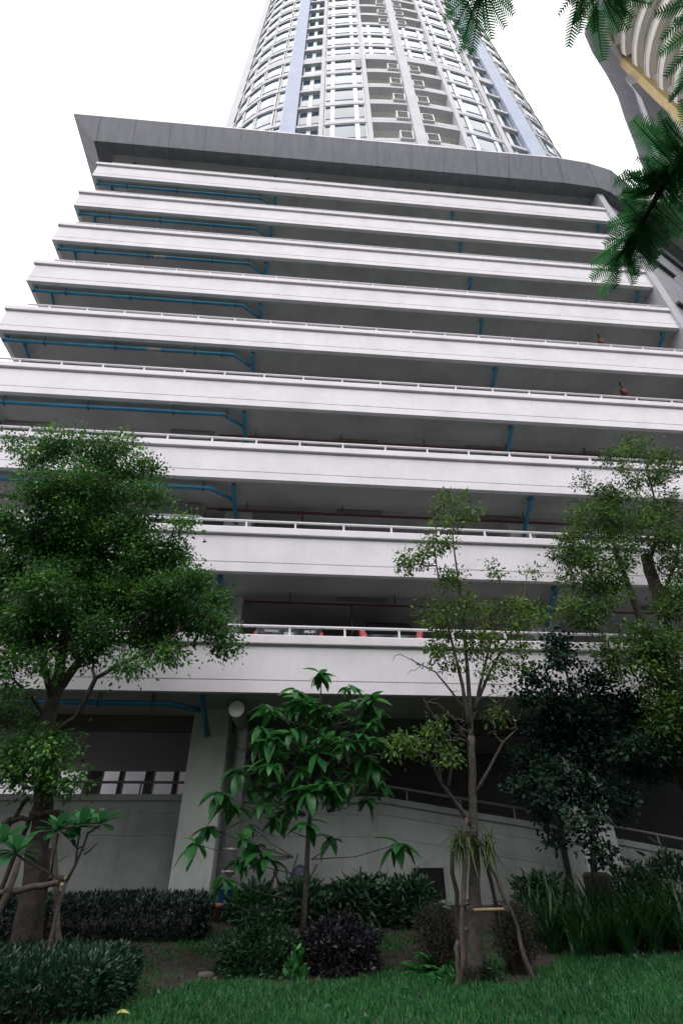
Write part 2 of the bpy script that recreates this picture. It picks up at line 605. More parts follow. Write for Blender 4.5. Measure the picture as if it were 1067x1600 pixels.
halfwall([(XL, 1.33 + CAMZ), (-2.45, 1.33 + CAMZ)], 'half_wall')
halfwall([(-1.58, 1.30 + CAMZ), (2.25, 1.28 + CAMZ), (6.54, .66 + CAMZ)], 'ramp_wall')
halfwall([(7.40, .50 + CAMZ), (9.7, .12 + CAMZ), (16.0, -.75 + CAMZ)], 'ramp_wall')
# low vent on the ramp wall: black plate, the hole's shade in its colour
a = at(646, 1358, YW - .035); b = at(697, 1400, YW - .035)
mb = MB()
mb.box((a[0], YW - .012, b[2] - .06), (b[0], YW - .002, a[2] + .02))
mb.build('vent_shade_plate', surf('vent_shade_black', (0.008, 0.008, 0.008), 0.9), garage)
mb = MB()
mb.box((a[0] - .04, YW - .03, a[2] + .022), (b[0] + .04, YW - .002, a[2] + .06))
mb.build('vent_lintel', M['wall'], garage)
# dark partition beyond the ramp
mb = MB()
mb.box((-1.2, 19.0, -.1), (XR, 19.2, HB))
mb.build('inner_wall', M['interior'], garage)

# blue drain pipes below each soffit
for k in range(1, 10):
    z = soff(k) - .20
    zz = soff(k)
    mb = MB()
    mb.tube([(-10.62, 11.84, z), (-2.75, 11.84, z), (-2.16, 12.30, z - .03), (-2.1, 12.4, z - .05)], .062, 10)
    mb.tube([(-10.55, 11.84, z), (-10.55, 11.84, zz)], .055, 8)
    mb.tube([(-9.95, 11.84, z), (-10.05, 12.35, z - .02), (-10.05, 12.95, z - .02)], .055, 8)
    mb.tube([(-2.1, 11.86, zz), (-2.1, 11.88, z + .05), (-2.08, 12.2, z - .06), (-2.06, 13.02, z - .42)], .062, 10)
    for q in (.0,):
        mb.lathe((-10.62, 11.84, z), [(.075, -.02), (.075, .05)], 10, axis=(1, 0, 0))
    pipe = mb.build('drain_pipe', M['blue'], garage, smooth=True)
    br = MB()
    for x in (-9.3, -6.8, -4.4, -2.9):
        x += random.uniform(-.3, .3)
        br.box((x - .015, 11.76, z - .08), (x + .015, 11.92, z - .062))
        br.box((x - .012, 11.765, z - .08), (x + .012, 11.777, zz + .002))
        br.box((x - .012, 11.91, z - .08), (x + .012, 11.922, zz + .002))
    b = br.build('pipe_bracket', M['darkmetal'], pipe)
    b.matrix_parent_inverse = Matrix.Identity(4)
    if k in (1, 3, 5, 7):
        j = MB()
        xx = random.uniform(-7.5, -5.5)
        j.tube([(xx, 11.84, z), (xx + .5, 11.84, z)], .066, 10)
        jb = j.build('pipe_sleeve', M['fixture'], pipe, smooth=True)
        jb.matrix_parent_inverse = Matrix.Identity(4)
    for x0 in (6.85, 14.6):
        mb = MB()
        mb.tube([(x0, 11.86, zz), (x0, 11.88, z + .03), (x0 + .02, 12.2, z - .08), (x0 + .12, 13.02, z - .44)], .065, 10)
        mb.lathe((x0, 11.86, zz), [(.09, -.10), (.09, -.02)], 10)
        mb.build('drain_outlet', M['blue'], garage, smooth=True)
# odd pipe stubs under the top soffit
for x in (-9.6, -2.3, -.6, 4.3, 6.2, 7.6):
    mb = MB()
    y = 12.1
    d = random.uniform(-.35, .35)
    mb.tube([(x, y, ZT + .02), (x, y, ZT - .12), (x + d, y + .35, ZT - .2), (x + d, y + .9, ZT - .22)], .06, 8)
    mb.build('drain_outlet', M['blue'], garage, smooth=True)
# red fire pipes along the lower soffits
for k in range(2, 7):
    z = soff(k) - .32
    mb = MB()
    x0 = -2.95 if k > 2 else -1.5
    mb.tube([(x0, 12.7, z - 1.9), (x0, 12.7, z), (14.4, 12.7, z)], .034, 8)
    mb.tube([(x0 + 2.9, 12.7, z), (x0 + 2.9, 12.7, z - 1.3)], .026, 8)
    mb.tube([(x0 + 8, 12.7, z), (x0 + 8.0, 14.2, z), (x0 + 8, 15.9, z)], .026, 8)
    fp = mb.build('fire_pipe', M['red'], garage, smooth=True)
    br = MB()
    x = x0 + 1.2
    while x < 14:
        br.box((x - .012, 12.69, z), (x + .012, 12.714, soff(k) + .003))
        x += 2.9
    br.tube([(x0 + .3, 12.95, z + .12), (14.4, 12.95, z + .12)], .014, 6)
    b = br.build('pipe_hanger', M['darkmetal'], fp)
    b.matrix_parent_inverse = Matrix.Identity(4)
# fluorescent battens (unlit) under the soffits
for k in range(2, 10):
    for x in (-9.3, -3.9, 1.7, 6.3, 10.6):
        mb = MB()
        z = soff(k)
        mb.box((x - .68, 12.86, z - .085), (x + .68, 12.98, z - .04))
        mb.box((x - .66, 12.895, z - .115), (x + .66, 12.945, z - .085))
        mb.box((x - .5, 12.9, z - .04), (x - .46, 12.94, z + .003))
        mb.box((x + .46, 12.9, z - .04), (x + .5, 12.94, z + .003))
        mb.box((x - .72, 12.87, z - .11), (x - .68, 12.97, z - .03))
        mb.box((x + .68, 12.87, z - .11), (x + .72, 12.97, z - .03))
        mb.build('light_fixture', M['fixture'], garage)
# red alarm drums
for k, x in ((5, 11.87), (6, 11.92)):
    mb = MB()
    z = soff(k) - .58
    mb.lathe((x, 12.0, z), [(.05, -.02), (.12, 0), (.155, .03), (.155, .14), (.12, .17), (.05, .19)], 20, axis=(-.2, 1, .1))
    mb.tube([(x - .05, 12.25, z), (x - .12, 12.5, z - .5), (x - .1, 12.7, z - .9)], .03, 8)
    mb.box((x - .02, 12.1, z + .1), (x + .02, 12.14, soff(k) + .002))
    mb.build('alarm_bell', surf('alarm_red', (0.15, 0.03, 0.025), 0.45), garage, smooth=False)

# silver ventilation duct beside the ground column
mb = MB()
dx = -1.33
mb.tube([(dx, 11.98, 2.80 + CAMZ), (dx, 12.2, 2.80 + CAMZ), (dx, 13.25, 2.80 + CAMZ), (dx + .01, 13.42, 2.74 + CAMZ), (dx + .02, 13.5, 2.6 + CAMZ), (dx + .02, 13.52, 2.3 + CAMZ), (dx + .02, 13.52, -.05)], .155, 20)
for zz in (2.2, 1.4, .9, 0.2, -.3):
    mb.lathe((dx + .02, 13.52, zz + CAMZ), [(.155, -.03), (.172, -.02), (.172, .02), (.155, .03)], 20)
duct = mb.build('ventilation_duct', M['duct'], garage, smooth=True)
mb = MB()
mb.lathe((dx, 11.955, 2.80 + CAMZ), [(.155, -.012), (.172, -.01), (.172, .06), (.156, .065)], 24, axis=(0, 1, 0))
c = mb.build('duct_cap', M['rail'], duct)
c.matrix_parent_inverse = Matrix.Identity(4)

# flared cornice: outer edge path, fold path, wall path
ZE, ZF = 31.55 + CAMZ, 29.98 + CAMZ
outer = [(-12.68, BACK + 8), (-12.68, 10.66), (12.95, 10.52), (14.74, 10.62), (16.22, 10.86), (22.0, 13.45), (29.0, 16.7)]
fold = [(-11.4, BACK + 8), (-11.4, 11.22), (13.2, 11.12), (15.2, 11.2), (15.95, 11.36), (21.6, 13.95), (28.6, 17.2)]
inner = [(-10.70, BACK + 8), (-10.70, 11.74), (13.3, 11.74), (15.25, 11.74), (15.7, 11.82), (21.3, 14.5), (28.3, 17.75)]
mb = MB()
n = len(outer)
P3 = lambda pts, z: [(x, y, z) for x, y in pts]
mb.add(P3(inner, ZF) + P3(fold, ZF) + P3(outer, ZE) + P3(outer, ZE + .10) + P3(inner, ZE + .5),
       [(j * n + i, j * n + i + 1, (j + 1) * n + i + 1, (j + 1) * n + i) for j in (0, 1) for i in range(n - 1)] +
       [(3 * n + i, 3 * n + i + 1, 4 * n + i + 1, 4 * n + i) for i in range(n - 1)], 0)
mb.add(P3(outer, ZE) + P3(outer, ZE + .10), [(i, i + 1, n + i + 1, n + i) for i in range(n - 1)], 1)
corn = mb.build('cornice', [M['cornice'], M['rail']], garage)
# joints between the cornice panels
def lerp(a, b, t): return (np.array(a) * (1 - t) + np.array(b) * t)
jb = MB()
def jointline(a, b, off, w=.008):
    a, b = np.array(a, float), np.array(b, float)
    off = np.array(off, float)
    d = b - a; L = np.linalg.norm(d); d /= L
    s_ = np.cross(d, off); s_ /= np.linalg.norm(s_)
    jb.obox((a + b) / 2 + off, d * L / 2, s_ * w, off / np.linalg.norm(off) * .003)
dn = np.array([0, -.0, -1.0])
for i in range(n - 1):
    o0, o1, f0, f1, i0, i1 = outer[i], outer[i + 1], fold[i], fold[i + 1], inner[i], inner[i + 1]
    L = math.dist(o0, o1)
    m = max(1, int(round(L / 1.78)))
    e = np.array([*o0, ZE]); fo = np.array([*f0, ZF]); fx = np.array([*f1, ZF])
    nr = np.cross(fo - e, fx - e); nr /= np.linalg.norm(nr)
    if nr[2] > 0: nr = -nr
    for q in range(m + (1 if i == n - 2 else 0)):
        t = q / m
        if i == 1:
            X_ = -11.3 + q * 1.79
            if X_ > 12.8: continue
            o0, o1, f0_, i0_ = (X_, outer[1][1] - (X_ + 12.68) * .0055), None, (X_, 11.22 - (X_ + 11.4) * .0041), (X_, 11.74)
            jointline(np.array([*o0, ZE]), np.array([*f0_, ZF]), nr * .004); jointline(np.array([*f0_, ZF]), np.array([*i0_, ZF]), dn * .004)
            continue
        jointline(np.array([*lerp(o0, o1, t), ZE]), np.array([*lerp(f0, f1, t), ZF]), nr * .004)
        jointline(np.array([*lerp(f0, f1, t), ZF]), np.array([*lerp(i0, i1, t), ZF]), dn * .004)
    jointline(np.array([*f0, ZF]), np.array([*f1, ZF]), (nr + dn) / 2 * .006, .016)
j = jb.build('panel_joint', M['joint'], corn)
j.matrix_parent_inverse = Matrix.Identity(4)

# right-hand end: pilaster and splayed side wall with dark ledges
dw = np.array([math.cos(R(24.5)), math.sin(R(24.5))]); nw = np.array([dw[1], -dw[0]])
mb = MB()
mb.prism([(15.175, 11.46), (15.52, 11.46), (15.52, 12.2), (15.175, 12.2)], 0, ZF - .005)
mb.build('pilaster', surf('pilaster_grey', (.46, .46, .50), .7, .06, 1.5), garage)
def wallpt(t, off=0): return np.array([15.5, 11.62]) + dw * t + nw * off
mb = MB()
mb.prism([tuple(wallpt(.05)), tuple(wallpt(14)), tuple(wallpt(14, -.3)), tuple(wallpt(.05, -.3))], 0, ZF - .006)
sw = mb.build('side_wall', surf('side_wall_grey', (.34, .345, .39), .65, .08, .8, streak=.12), garage)
mb = MB()
z = 5.2
ss = 0
while z < 32:
    for t0, t1 in ((.9, 3.3), (3.9, 7.6), (8.2, 13.0)):
        zo = z + (0 if t0 < 3 else -1.1 if t0 < 5 else .3)
        mb = MB()
        mb.prism([tuple(wallpt(t0, .16)), tuple(wallpt(t1, .16)), tuple(wallpt(t1, -.05)), tuple(wallpt(t0, -.05))], zo, zo + .16)
        mb.build('ledge', M['ledge'], sw)
    z += 4.15
mb = MB()
for z in np.arange(2.2, 31, 1.38):
    mb.prism([tuple(wallpt(.06, .003)), tuple(wallpt(13.9, .003)), tuple(wallpt(13.9, -.01)), tuple(wallpt(.06, -.01))], z, z + .012)
for t in (.5, 2.4, 5.2, 8.0, 10.8):
    mb.prism([tuple(wallpt(t, .0045)), tuple(wallpt(t + .012, .0045)), tuple(wallpt(t + .012, -.01)), tuple(wallpt(t, -.01))], .3, ZF - .02)
o = mb.build('wall_joint', M['joint'], sw); o.matrix_parent_inverse = Matrix.Identity(4)

# ------------------------------------------------------------------ tower on the podium
TC = 6.43
tower = empty('apartment_tower', (TC, 12.6, 0), 'tall curved white apartment tower with pale blue vertical strips rising above the car park', 'building')
Z0T = 37.62 + CAMZ; FH = 3.5
KN, KX = -3, 25
CL = lambda u: 12.52 + .0145 * u * u
side = [(9.15, 13.36), (10.26, 13.69), (11.08, 14.04), (11.83, 14.5), (12.45, 14.98), (13.0, 15.55), (13.45, 16.15), (13.85, 16.9)]
def band_path(u0, u1, n=8): return [(u, CL(u)) for u in np.linspace(u0, u1, n)]
center = band_path(-6.45, 6.45, 25)
rightside = side
leftside = [(-u, v) for u, v in side][::-1]
def offset(path, o):
    out = []
    pa = [np.array(p, float) for p in path]
    for i, p in enumerate(pa):
        d = pa[min(i + 1, len(pa) - 1)] - pa[max(i - 1, 0)]
        d /= np.linalg.norm(d)
        out.append((p[0] - d[1] * o, p[1] + d[0] * o))      # inward = left of travel (+u direction)
    return out
def ribbon(mb, path, z0, z1, o0, o1, mat=0):
    """Curved band between inward offsets o0 < o1."""
    a = offset(path, o0); b = offset(path, o1)
    rings = [[(TC + p[0], p[1], z0), (TC + q[0], q[1], z0), (TC + q[0], q[1], z1), (TC + p[0], p[1], z1)] for p, q in zip(a, b)]
    mb.loft(rings, mat)
def sub(path, s0, s1, n=5):
    """Portion of a polyline by arc length fraction."""
    pa = np.array(path, float)
    d = np.r_[0, np.cumsum(np.linalg.norm(np.diff(pa, axis=0), axis=1))]
    t = np.linspace(s0, s1, n) * d[-1]
    return [(np.interp(q, d, pa[:, 0]), np.interp(q, d, pa[:, 1])) for q in t]
rec_l = [(-8.15, 13.60), (-6.45, 13.29)]
rec_r = [(6.45, 13.29), (8.15, 13.60)]
recband_l = [(-8.15, 13.43), (-6.45, 13.14)]
recband_r = [(6.45, 13.14), (8.15, 13.43)]

for k in range(KN, KX):
    z = Z0T + FH * k
    thick = .62 if k % 8 == 5 else .0
    mb = MB()
    for path in (leftside, recband_l, center, recband_r, rightside):
        ribbon(mb, path, z - .16 - thick * .3, z + .20 + thick, 0, .5)
        ribbon(mb, path, z + .202 + thick, z + .34 + thick, .07, .45)
    mb.build('floor_band', M['twhite'], tower)
    mb = MB()                                      # slab and soffit behind the band
    poly = offset(leftside, .5) + offset([(-8.15, 13.75), (-6.45, 13.45)], .05) + offset(center, .5) + [(6.45, 13.5), (8.15, 13.8)] + offset(rightside, .5)
    poly = [(TC + u, v) for u, v in poly] + [(TC + 13.5, 24), (TC - 13.5, 24)]
    mb.prism(poly, z - .12, z + .12)
    mb.build('tower_slab', M['tcream'], tower)

# vertical piers
mb = MB()
zA, zB = Z0T + FH * KN - 1, Z0T + FH * KX
for sgn, nm, mt in ((-1, 'blue_pier', M['tblue']), (1, 'blue_pier', M['tblue'])):
    m2 = MB()
    pts = [(sgn * 8.16, 13.30), (sgn * 9.16, 13.22), (sgn * 9.16, 14.2), (sgn * 8.16, 14.2)]
    m2.prism([(TC + u, v) for u, v in (pts if sgn > 0 else pts[::-1])], zA, zB)
    m2.build(nm, mt, tower)
for u in (-6.45, -3.2, 3.2, 6.45):
    m2 = MB()
    v = CL(u)
    m2.prism([(TC + u - .16, v - .10), (TC + u + .16, v - .10), (TC + u + .16, v + 1.2), (TC + u - .16, v + 1.2)], zA, zB)
    m2.build('pier', M['twhite'], tower)
m2 = MB()
m2.prism([(TC - .34, 12.28), (TC + .34, 12.28), (TC + .34, 14.4), (TC - .34, 14.4)], zA, zB)
m2.build('central_pier', M['twhite'], tower)
for sgn in (-1, 1):
    m2 = MB()
    pts = [(sgn * 13.8, 16.9), (sgn * 14.75, 17.6), (sgn * 14.75, 20.5), (sgn * 13.8, 20.5)]
    m2.prism([(TC + u, v) for u, v in (pts if sgn > 0 else pts[::-1])], zA, zB)
    m2.build('edge_fin', M['twhite'], tower)
# dark room volume and lower core down to the ground
m2 = MB()
core = offset(leftside, 1.6) + [(-8.15, 14.6), (-3.2, 14.6), (3.2, 14.6), (8.15, 14.6)] + offset(rightside, 1.6) + [(13.4, 26), (-13.4, 26)]
m2.prism([(TC + u, v) for u, v in core], zA, zB)
m2.build('core_wall', M['tcream'], tower)
m2 = MB()
m2.box((TC - 6, 24.6, 0), (TC + 8, 33, zA + 1))
m2.build('base_shaft', M['tcream'], tower)

# windows
def window_geo(path, splits, z0, z1, oin=.10):
    """frame and pane builders for a window along a plan path."""
    fr, pn, sp, tr = MB(), MB(), MB(), MB()
    zs = z0 + .72
    ribbon(fr, path, z0, z0 + .07, oin - .05, oin + .08)
    ribbon(fr, path, z1 - .07, z1, oin - .05, oin + .08)
    for i, s in enumerate(splits):
        w = .15 if 0 < i < len(splits) - 1 else .07
        L = sum(math.dist(a, b) for a, b in zip(path, path[1:]))
        a0 = max(0, s - w / L); a1 = min(1, s + w / L)
        ribbon(fr, sub(path, a0, a1, 2), z0 + .072, z1 - .072, oin - .06, oin + .08)
    ribbon(tr, path, zs, zs + .17, oin - .03, oin + .05)
    ribbon(sp, path, z0 + .07, zs, oin, oin + .03)
    ribbon(pn, path, zs + .171, z1 - .07, oin, oin + .03)
    return fr, pn, sp, tr
shown = [0]
rest = {'f': MB(), 'p': MB(), 's': MB(), 't': MB()}
def merge(a, b):
    a.add(b.v, b.f)
def window(path, splits, z0, z1, k, oin=.10):
    fr, pn, sp, tr = window_geo(path, splits, z0, z1, oin)
    if -1 <= k <= 7 and shown[0] < 100:
        shown[0] += 1
        w = fr.build('window', M['frame'], tower)
        for nm, b, mt in (('pane', pn, M['glass']), ('spandrel', sp, M['spandrel']), ('transom', tr, M['transom'])):
            o = b.build(nm, mt, w)
            o.matrix_parent_inverse = Matrix.Identity(4)
    else:
        merge(rest['f'], fr); merge(rest['p'], pn); merge(rest['s'], sp); merge(rest['t'], tr)
for k in list(range(-1, KX - 1)) + [-2]:
    z0 = Z0T + FH * k + .345 + (.62 if k % 8 == 5 else 0)
    z1 = Z0T + FH * (k + 1) - .17 - (.19 if (k + 1) % 8 == 5 else 0)
    # curved flanks: narrow light next to the blue pier, then wide ones
    ls = leftside[::-1]
    for path, flip in ((leftside, True), (rightside, False)):
        for s0, s1 in ((0, .105), (.115, .36), (.37, .60), (.61, .80), (.81, 1.0)):
            a, b = (1 - s1, 1 - s0) if flip else (s0, s1)
            pp = sub(path, a + .004, b - .004, 4)
            if k >= 0 and k % 1 == 0 and s0 == .61 or s0 == .81:
                fr, pn, sp, tr = window_geo(pp, (0, 1), z0, z1)
                merge(rest['f'], fr); merge(rest['p'], pn); merge(rest['s'], sp); merge(rest['t'], tr)
            else:
                window(pp, (0, 1), z0, z1, k)
    for path in (rec_l, rec_r):
        window(sub(path, .05, .95, 3), (0, .5, 1), z0, z1, k, .1)
    for a, b in ((-6.25, -3.38), (3.38, 6.25)):
        window(band_path(a, b, 6), (0, .2, .78, 1) if a < 0 else (0, .22, .80, 1), z0, z1, k)
    balcony = k % 8 in (0, 1, 2, 3, 4) or k < 0
    for a, b in ((-3.02, -.36), (.36, 3.02)):
        if not balcony:
            window(band_path(a, b, 6), (0, .22, .76, 1), z0, z1, k)
        else:
            m2 = MB()
            ribbon(m2, band_path(a, b, 6), z0, z0 + .42, .03, .13)
            o = m2.build('balcony_wall', M['twhite'], tower)
            m2 = MB()
            e = b if a < 0 else a
            s_ = -1 if a < 0 else 1
            x0 = e + s_ * .08; x1 = e + s_ * .95
            xa, xb = min(x0, x1), max(x0, x1)
            y = CL(.6) - .12
            zc0, zc1 = z0 + .05, z0 + 1.25
            m2.box((TC + xa, y, zc0), (TC + xa + .07, y + .55, zc1))
            m2.box((TC + xb - .07, y, zc0), (TC + xb, y + .55, zc1))
            m2.box((TC + xa + .072, y, zc0), (TC + xb - .072, y + .55, zc0 + .06))
            m2.box((TC + xa + .072, y, zc1 - .06), (TC + xb - .072, y + .55, zc1))
            for q in np.linspace(zc0 + .15, zc1 - .12, 11):
                m2.box((TC + xa + .074, y + .03, q), (TC + xb - .074, y + .07, q + .03), 1)
            m2.box((TC + xa + .09, y + .12, zc0 + .1), (TC + xb - .09, y + .5, zc1 - .15), 1)
            m2.build('air_conditioner_cage', [M['frame'], M['fixture']], tower)
            m2 = MB()                          # balcony back wall with a sliding door
            m2.box((TC + a - .2, 14.35, z0 - .2), (TC + b + .2, 14.5, z1 + .1))
            m2.build('balcony_back_wall', M['tcream'], tower)
o = rest['f'].build('window', M['frame'], tower); o['kind'] = 'stuff'
for nm, key, mt in (('pane', 'p', 'glass'), ('spandrel', 's', 'spandrel'), ('transom', 't', 'transom')):
    q = rest[key].build(nm, M[mt], o); q.matrix_parent_inverse = Matrix.Identity(4); q['kind'] = 'stuff'
# one open window: opaque panel, the room's shade put into its colour
m2 = MB()
zk = Z0T + FH * 4
ribbon(m2, band_path(-3.86, -3.3, 4), zk + .9, zk + 3.1, -.02, .08)
o = m2.build('open_window_panel', surf('room_shade_dark', (0.012, 0.012, 0.016), 0.5), tower)
o['label'] = 'dark open casement window'

# ------------------------------------------------------------------ neighbouring tower
ntower = empty('curved_tower', (30, 12, 0), 'neighbouring beige tower with rounded balconies, a yellow corner pier and a wavy grey canopy', 'building')
KC = 68.0 / 30.0
oe = np.array([(11.46, 4.21), (11.53, 5.34), (12.18, 5.9), (13.28, 6.64), (14.23, 7.37), (15.05, 8.19), (15.89, 8.93), (16.9, 9.9), (18.3, 11.2), (20.5, 12.9)]) * KC
ie = oe.copy()
for i in range(len(oe)):
    d = oe[min(i + 1, len(oe) - 1)] - oe[max(i - 1, 0)]
    d /= np.linalg.norm(d)
    ie[i] = oe[i] + np.array([d[1], -d[0]]) * 1.35
zc = 68 + CAMZ
oe2 = np.vstack([[(27.5, 6.0)], oe]); ie2 = np.vstack([[(28.6, 6.0)], ie])
mb = MB(); nn = len(oe2)
mb.add(P3(oe2, zc + .8) + P3(oe2, zc + .1) + P3(ie2, zc - .5), [(j * nn + i, j * nn + i + 1, (j + 1) * nn + i + 1, (j + 1) * nn + i) for j in (0, 1) for i in range(nn - 1)])
can = mb.build('wavy_canopy', M['ngrey'], ntower, smooth=True)
mb = MB()
mb.prism([tuple(p) for p in ie2] + [(46, 26), (46, 6)], zc - .44, zc + .6)
mb.build('canopy_soffit', M['nsoffit'], ntower)
mb = MB()
i3 = [tuple(np.array(p) + np.array([.25, -.1])) for p in ie2]
rings = [[(p[0], p[1], zc - .75), (p[0] + .3, p[1] - .15, zc - .75), (p[0] + .3, p[1] - .15, zc - .45), (p[0], p[1], zc - .45)] for p in ie2]
mb.loft(rings)
mb.build('canopy_trim', M['nwhite'], ntower)
# second, lower grey curved band
b2 = np.array([(14.17, 6.67), (14.92, 7.09), (15.51, 7.61), (16.05, 8.11), (16.7, 8.8), (17.6, 9.7)]) * 2.12
mb = MB()
rings = [[(p[0], p[1], 63.5), (p[0] + 1.2, p[1] - .8, 63.0), (p[0] + 1.2, p[1] - .8, 65.6), (p[0], p[1], 65.6)] for p in b2]
mb.loft(rings)
mb.build('lower_canopy', M['ngrey'], ntower)
# yellow corner pier, wall behind
pw = np.array([30.6, 13.5])
mb = MB(); mb.prism([(pw[0] - .25, pw[1] - .25), (pw[0] + .35, pw[1] - .4), (pw[0] + .5, pw[1] + .2), (pw[0] - .1, pw[1] + .4)], 0, zc - .46)
mb.build('yellow_pier', M['nyellow'], ntower)
mb = MB(); mb.prism([(30.95, 13.4), (41.0, 20.0), (50, 24), (50, 4), (36, 4), (33.2, 11.5)], 0, zc - .47)
mb.build('tower_wall', M['nwhite'], ntower)
dirw = np.array([10.05, 6.6]); dirw /= np.linalg.norm(dirw); nwl = np.array([-dirw[1], dirw[0]])
for k in range(24):
    z = 14 + 3.2 * k - .4
    if z > 66: break
    mb = MB()
    for t0, t1 in ((.5, 1.6), (2.4, 4.2)):
        a = np.array([30.95, 13.4]) + dirw * t0 + nwl * .05; b = np.array([30.95, 13.4]) + dirw * t1 + nwl * .05
        mb.prism([tuple(a), tuple(b), tuple(b - nwl * .1), tuple(a - nwl * .1)][::-1], z, z + 1.5)
    mb.build('side_window', M['nglass'], ntower)
cc = np.array([33.8, 8.6]); 
a0, a1 = R(140), R(262)
for k in range(28):
    z = 10.0 + 3.25 * k
    if z > 96: break
    mb = MB(); an = np.linspace(a0, a1, 26)
    for ro, ri, za, zb in ((6.05, 5.0, z, z + .28), (6.05, 5.92, z + .282, z + .95), (6.12, 5.98, z + .952, z + 1.05)):
        rings = [[(cc[0] + r_ * math.cos(q), cc[1] + r_ * math.sin(q), h) for r_, h in ((ro, za), (ri, za), (ri, zb), (ro, zb))] for q in an]
        mb.loft(rings)
    mb.build('balcony', M['nwhite'], ntower)
    mb = MB()
    rings = [[(cc[0] + r_ * math.cos(q), cc[1] + r_ * math.sin(q), h) for r_, h in ((5.5, z - .02), (3.6, z - .02), (3.6, z + .2), (5.5, z + .2))] for q in an]
    mb.loft(rings)
    mb.build('balcony_soffit', M['nsoffit'], ntower)
    mb = MB(); an2 = np.linspace(R(190), R(262), 14)
    rings = [[(cc[0] + r_ * math.cos(q), cc[1] + r_ * math.sin(q), h) for r_, h in ((5.3, z + .3), (5.2, z + .3), (5.2, z + 3.2), (5.3, z + 3.2))] for q in an2]
    mb.loft(rings)
    w = mb.build('curved_window', M['nglass'], ntower, smooth=False)
    mb = MB()
    for q in an2[::2]:
        c_ = np.array([cc[0] + 5.31 * math.cos(q), cc[1] + 5.31 * math.sin(q)])
        mb.obox((c_[0], c_[1], z + 1.75), (.05 * math.sin(q), -.05 * math.cos(q), 0), (.04 * math.cos(q), .04 * math.sin(q), 0), (0, 0, 1.4))
    o = mb.build('mullion', M['frame'], w); o.matrix_parent_inverse = Matrix.Identity(4)
mb = MB()
an = np.linspace(a0, a1, 26)
mb.prism([(cc[0] + 4.2 * math.cos(q), cc[1] + 4.2 * math.sin(q)) for q in an] + [(36, 4), (36, 10)], 0, 98)
mb.build('bay_wall', M['nsoffit'], ntower)

# ------------------------------------------------------------------ ground
def lawn_mask(x, y):
    xb = [-6, -3, -1.75, -1.45, -1.15, -.5, .1, .8, 1.3, 1.6, 1.9, 2.2, 3.0, 3.5, 4.2, 5.5, 7.5]
    yb = [6.0, 6.3, 7.0, 8.0, 8.9, 8.85, 8.75, 8.8, 9.3, 9.3, 8.8, 8.45, 8.35, 9.1, 9.8, 9.75, 9.3]
    return np.interp(x, xb, yb) - y           # > 0 inside the lawn


def wave(x, y, s=1.0):
    return (np.sin(x * 2.1 * s + 1.3) * np.cos(y * 1.7 * s - .4) + np.sin(x * 4.7 * s - y * 3.9 * s) * .5 + np.sin(x * 9.1 * s + y * 7.3 * s + 2) * .3) / 1.8


gx = np.unique(np.r_[[-900, -300, -80, -30, -16], np.arange(-9, 12.01, .15), [16, 30, 80, 300, 900]])
gy = np.unique(np.r_[[-900, -300, -80, -20, -5, 2], np.arange(5, 15.01, .15), [20, 40, 90, 300, 900]])
GX, GY = np.meshgrid(gx, gy)
soil = np.clip(-lawn_mask(GX, GY) * 1.5, 0, 1)
GZ = gz(GY) + wave(GX, GY) * .025 * soil + wave(GX + 3, GY, 3.1) * .012 * soil
me = bpy.data.meshes.new('ground')
idx = np.arange(GX.size).reshape(GX.shape)
me.from_pydata(np.c_[GX.ravel(), GY.ravel(), GZ.ravel()].tolist(), [], np.stack([idx[:-1, :-1], idx[:-1, 1:], idx[1:, 1:], idx[1:, :-1]], -1).reshape(-1, 4).tolist())
at_ = me.attributes.new('lawn', 'FLOAT', 'POINT')
at_.data.foreach_set('value', np.clip(lawn_mask(GX, GY) * 3 + .5, 0, 1).ravel().astype(np.float32))
me.polygons.foreach_set('use_smooth', [True] * len(me.polygons))
m, n_, out = newmat('soil_and_turf')
p = n_.nodes.new('ShaderNodeBsdfPrincipled'); geo = n_.nodes.new('ShaderNodeNewGeometry')
no = n_.nodes.new('ShaderNodeTexNoise'); no.inputs['Scale'].default_value = 7; no.inputs['Detail'].default_value = 9; no.inputs['Roughness'].default_value = .7
n_.links.new(geo.outputs['Position'], no.inputs['Vector'])
r1 = n_.nodes.new('ShaderNodeValToRGB')
r1.color_ramp.elements[0].position = .33; r1.color_ramp.elements[0].color = (.013, .010, .009, 1)
r1.color_ramp.elements[1].position = .7; r1.color_ramp.elements[1].color = (.050, .037, .030, 1)
n_.links.new(no.outputs[0], r1.inputs[0])
r2 = n_.nodes.new('ShaderNodeValToRGB')
r2.color_ramp.elements[0].position = .3; r2.color_ramp.elements[0].color = (.010, .030, .010, 1)
r2.color_ramp.elements[1].position = .7; r2.color_ramp.elements[1].color = (.030, .055, .020, 1)
n_.links.new(no.outputs[0], r2.inputs[0])
aa = n_.nodes.new('ShaderNodeAttribute'); aa.attribute_name = 'lawn'
mx = n_.nodes.new('ShaderNodeMix'); mx.data_type = 'RGBA'
n_.links.new(aa.outputs['Fac'], mx.inputs['Factor']); n_.links.new(r1.outputs[0], mx.inputs['A']); n_.links.new(r2.outputs[0], mx.inputs['B'])
n_.links.new(mx.outputs['Result'], p.inputs['Base Color']); p.inputs['Roughness'].default_value = .95
bp = n_.nodes.new('ShaderNodeBump'); bp.inputs['Strength'].default_value = .9; bp.inputs['Distance'].default_value = .05
n3 = n_.nodes.new('ShaderNodeTexNoise'); n3.inputs['Scale'].default_value = 30; n3.inputs['Detail'].default_value = 6
n_.links.new(geo.outputs['Position'], n3.inputs['Vector']); n_.links.new(n3.outputs[0], bp.inputs['Height']); n_.links.new(bp.outputs[0], p.inputs['Normal'])
n_.links.new(p.outputs[0], out.inputs[0])
me.materials.append(m)
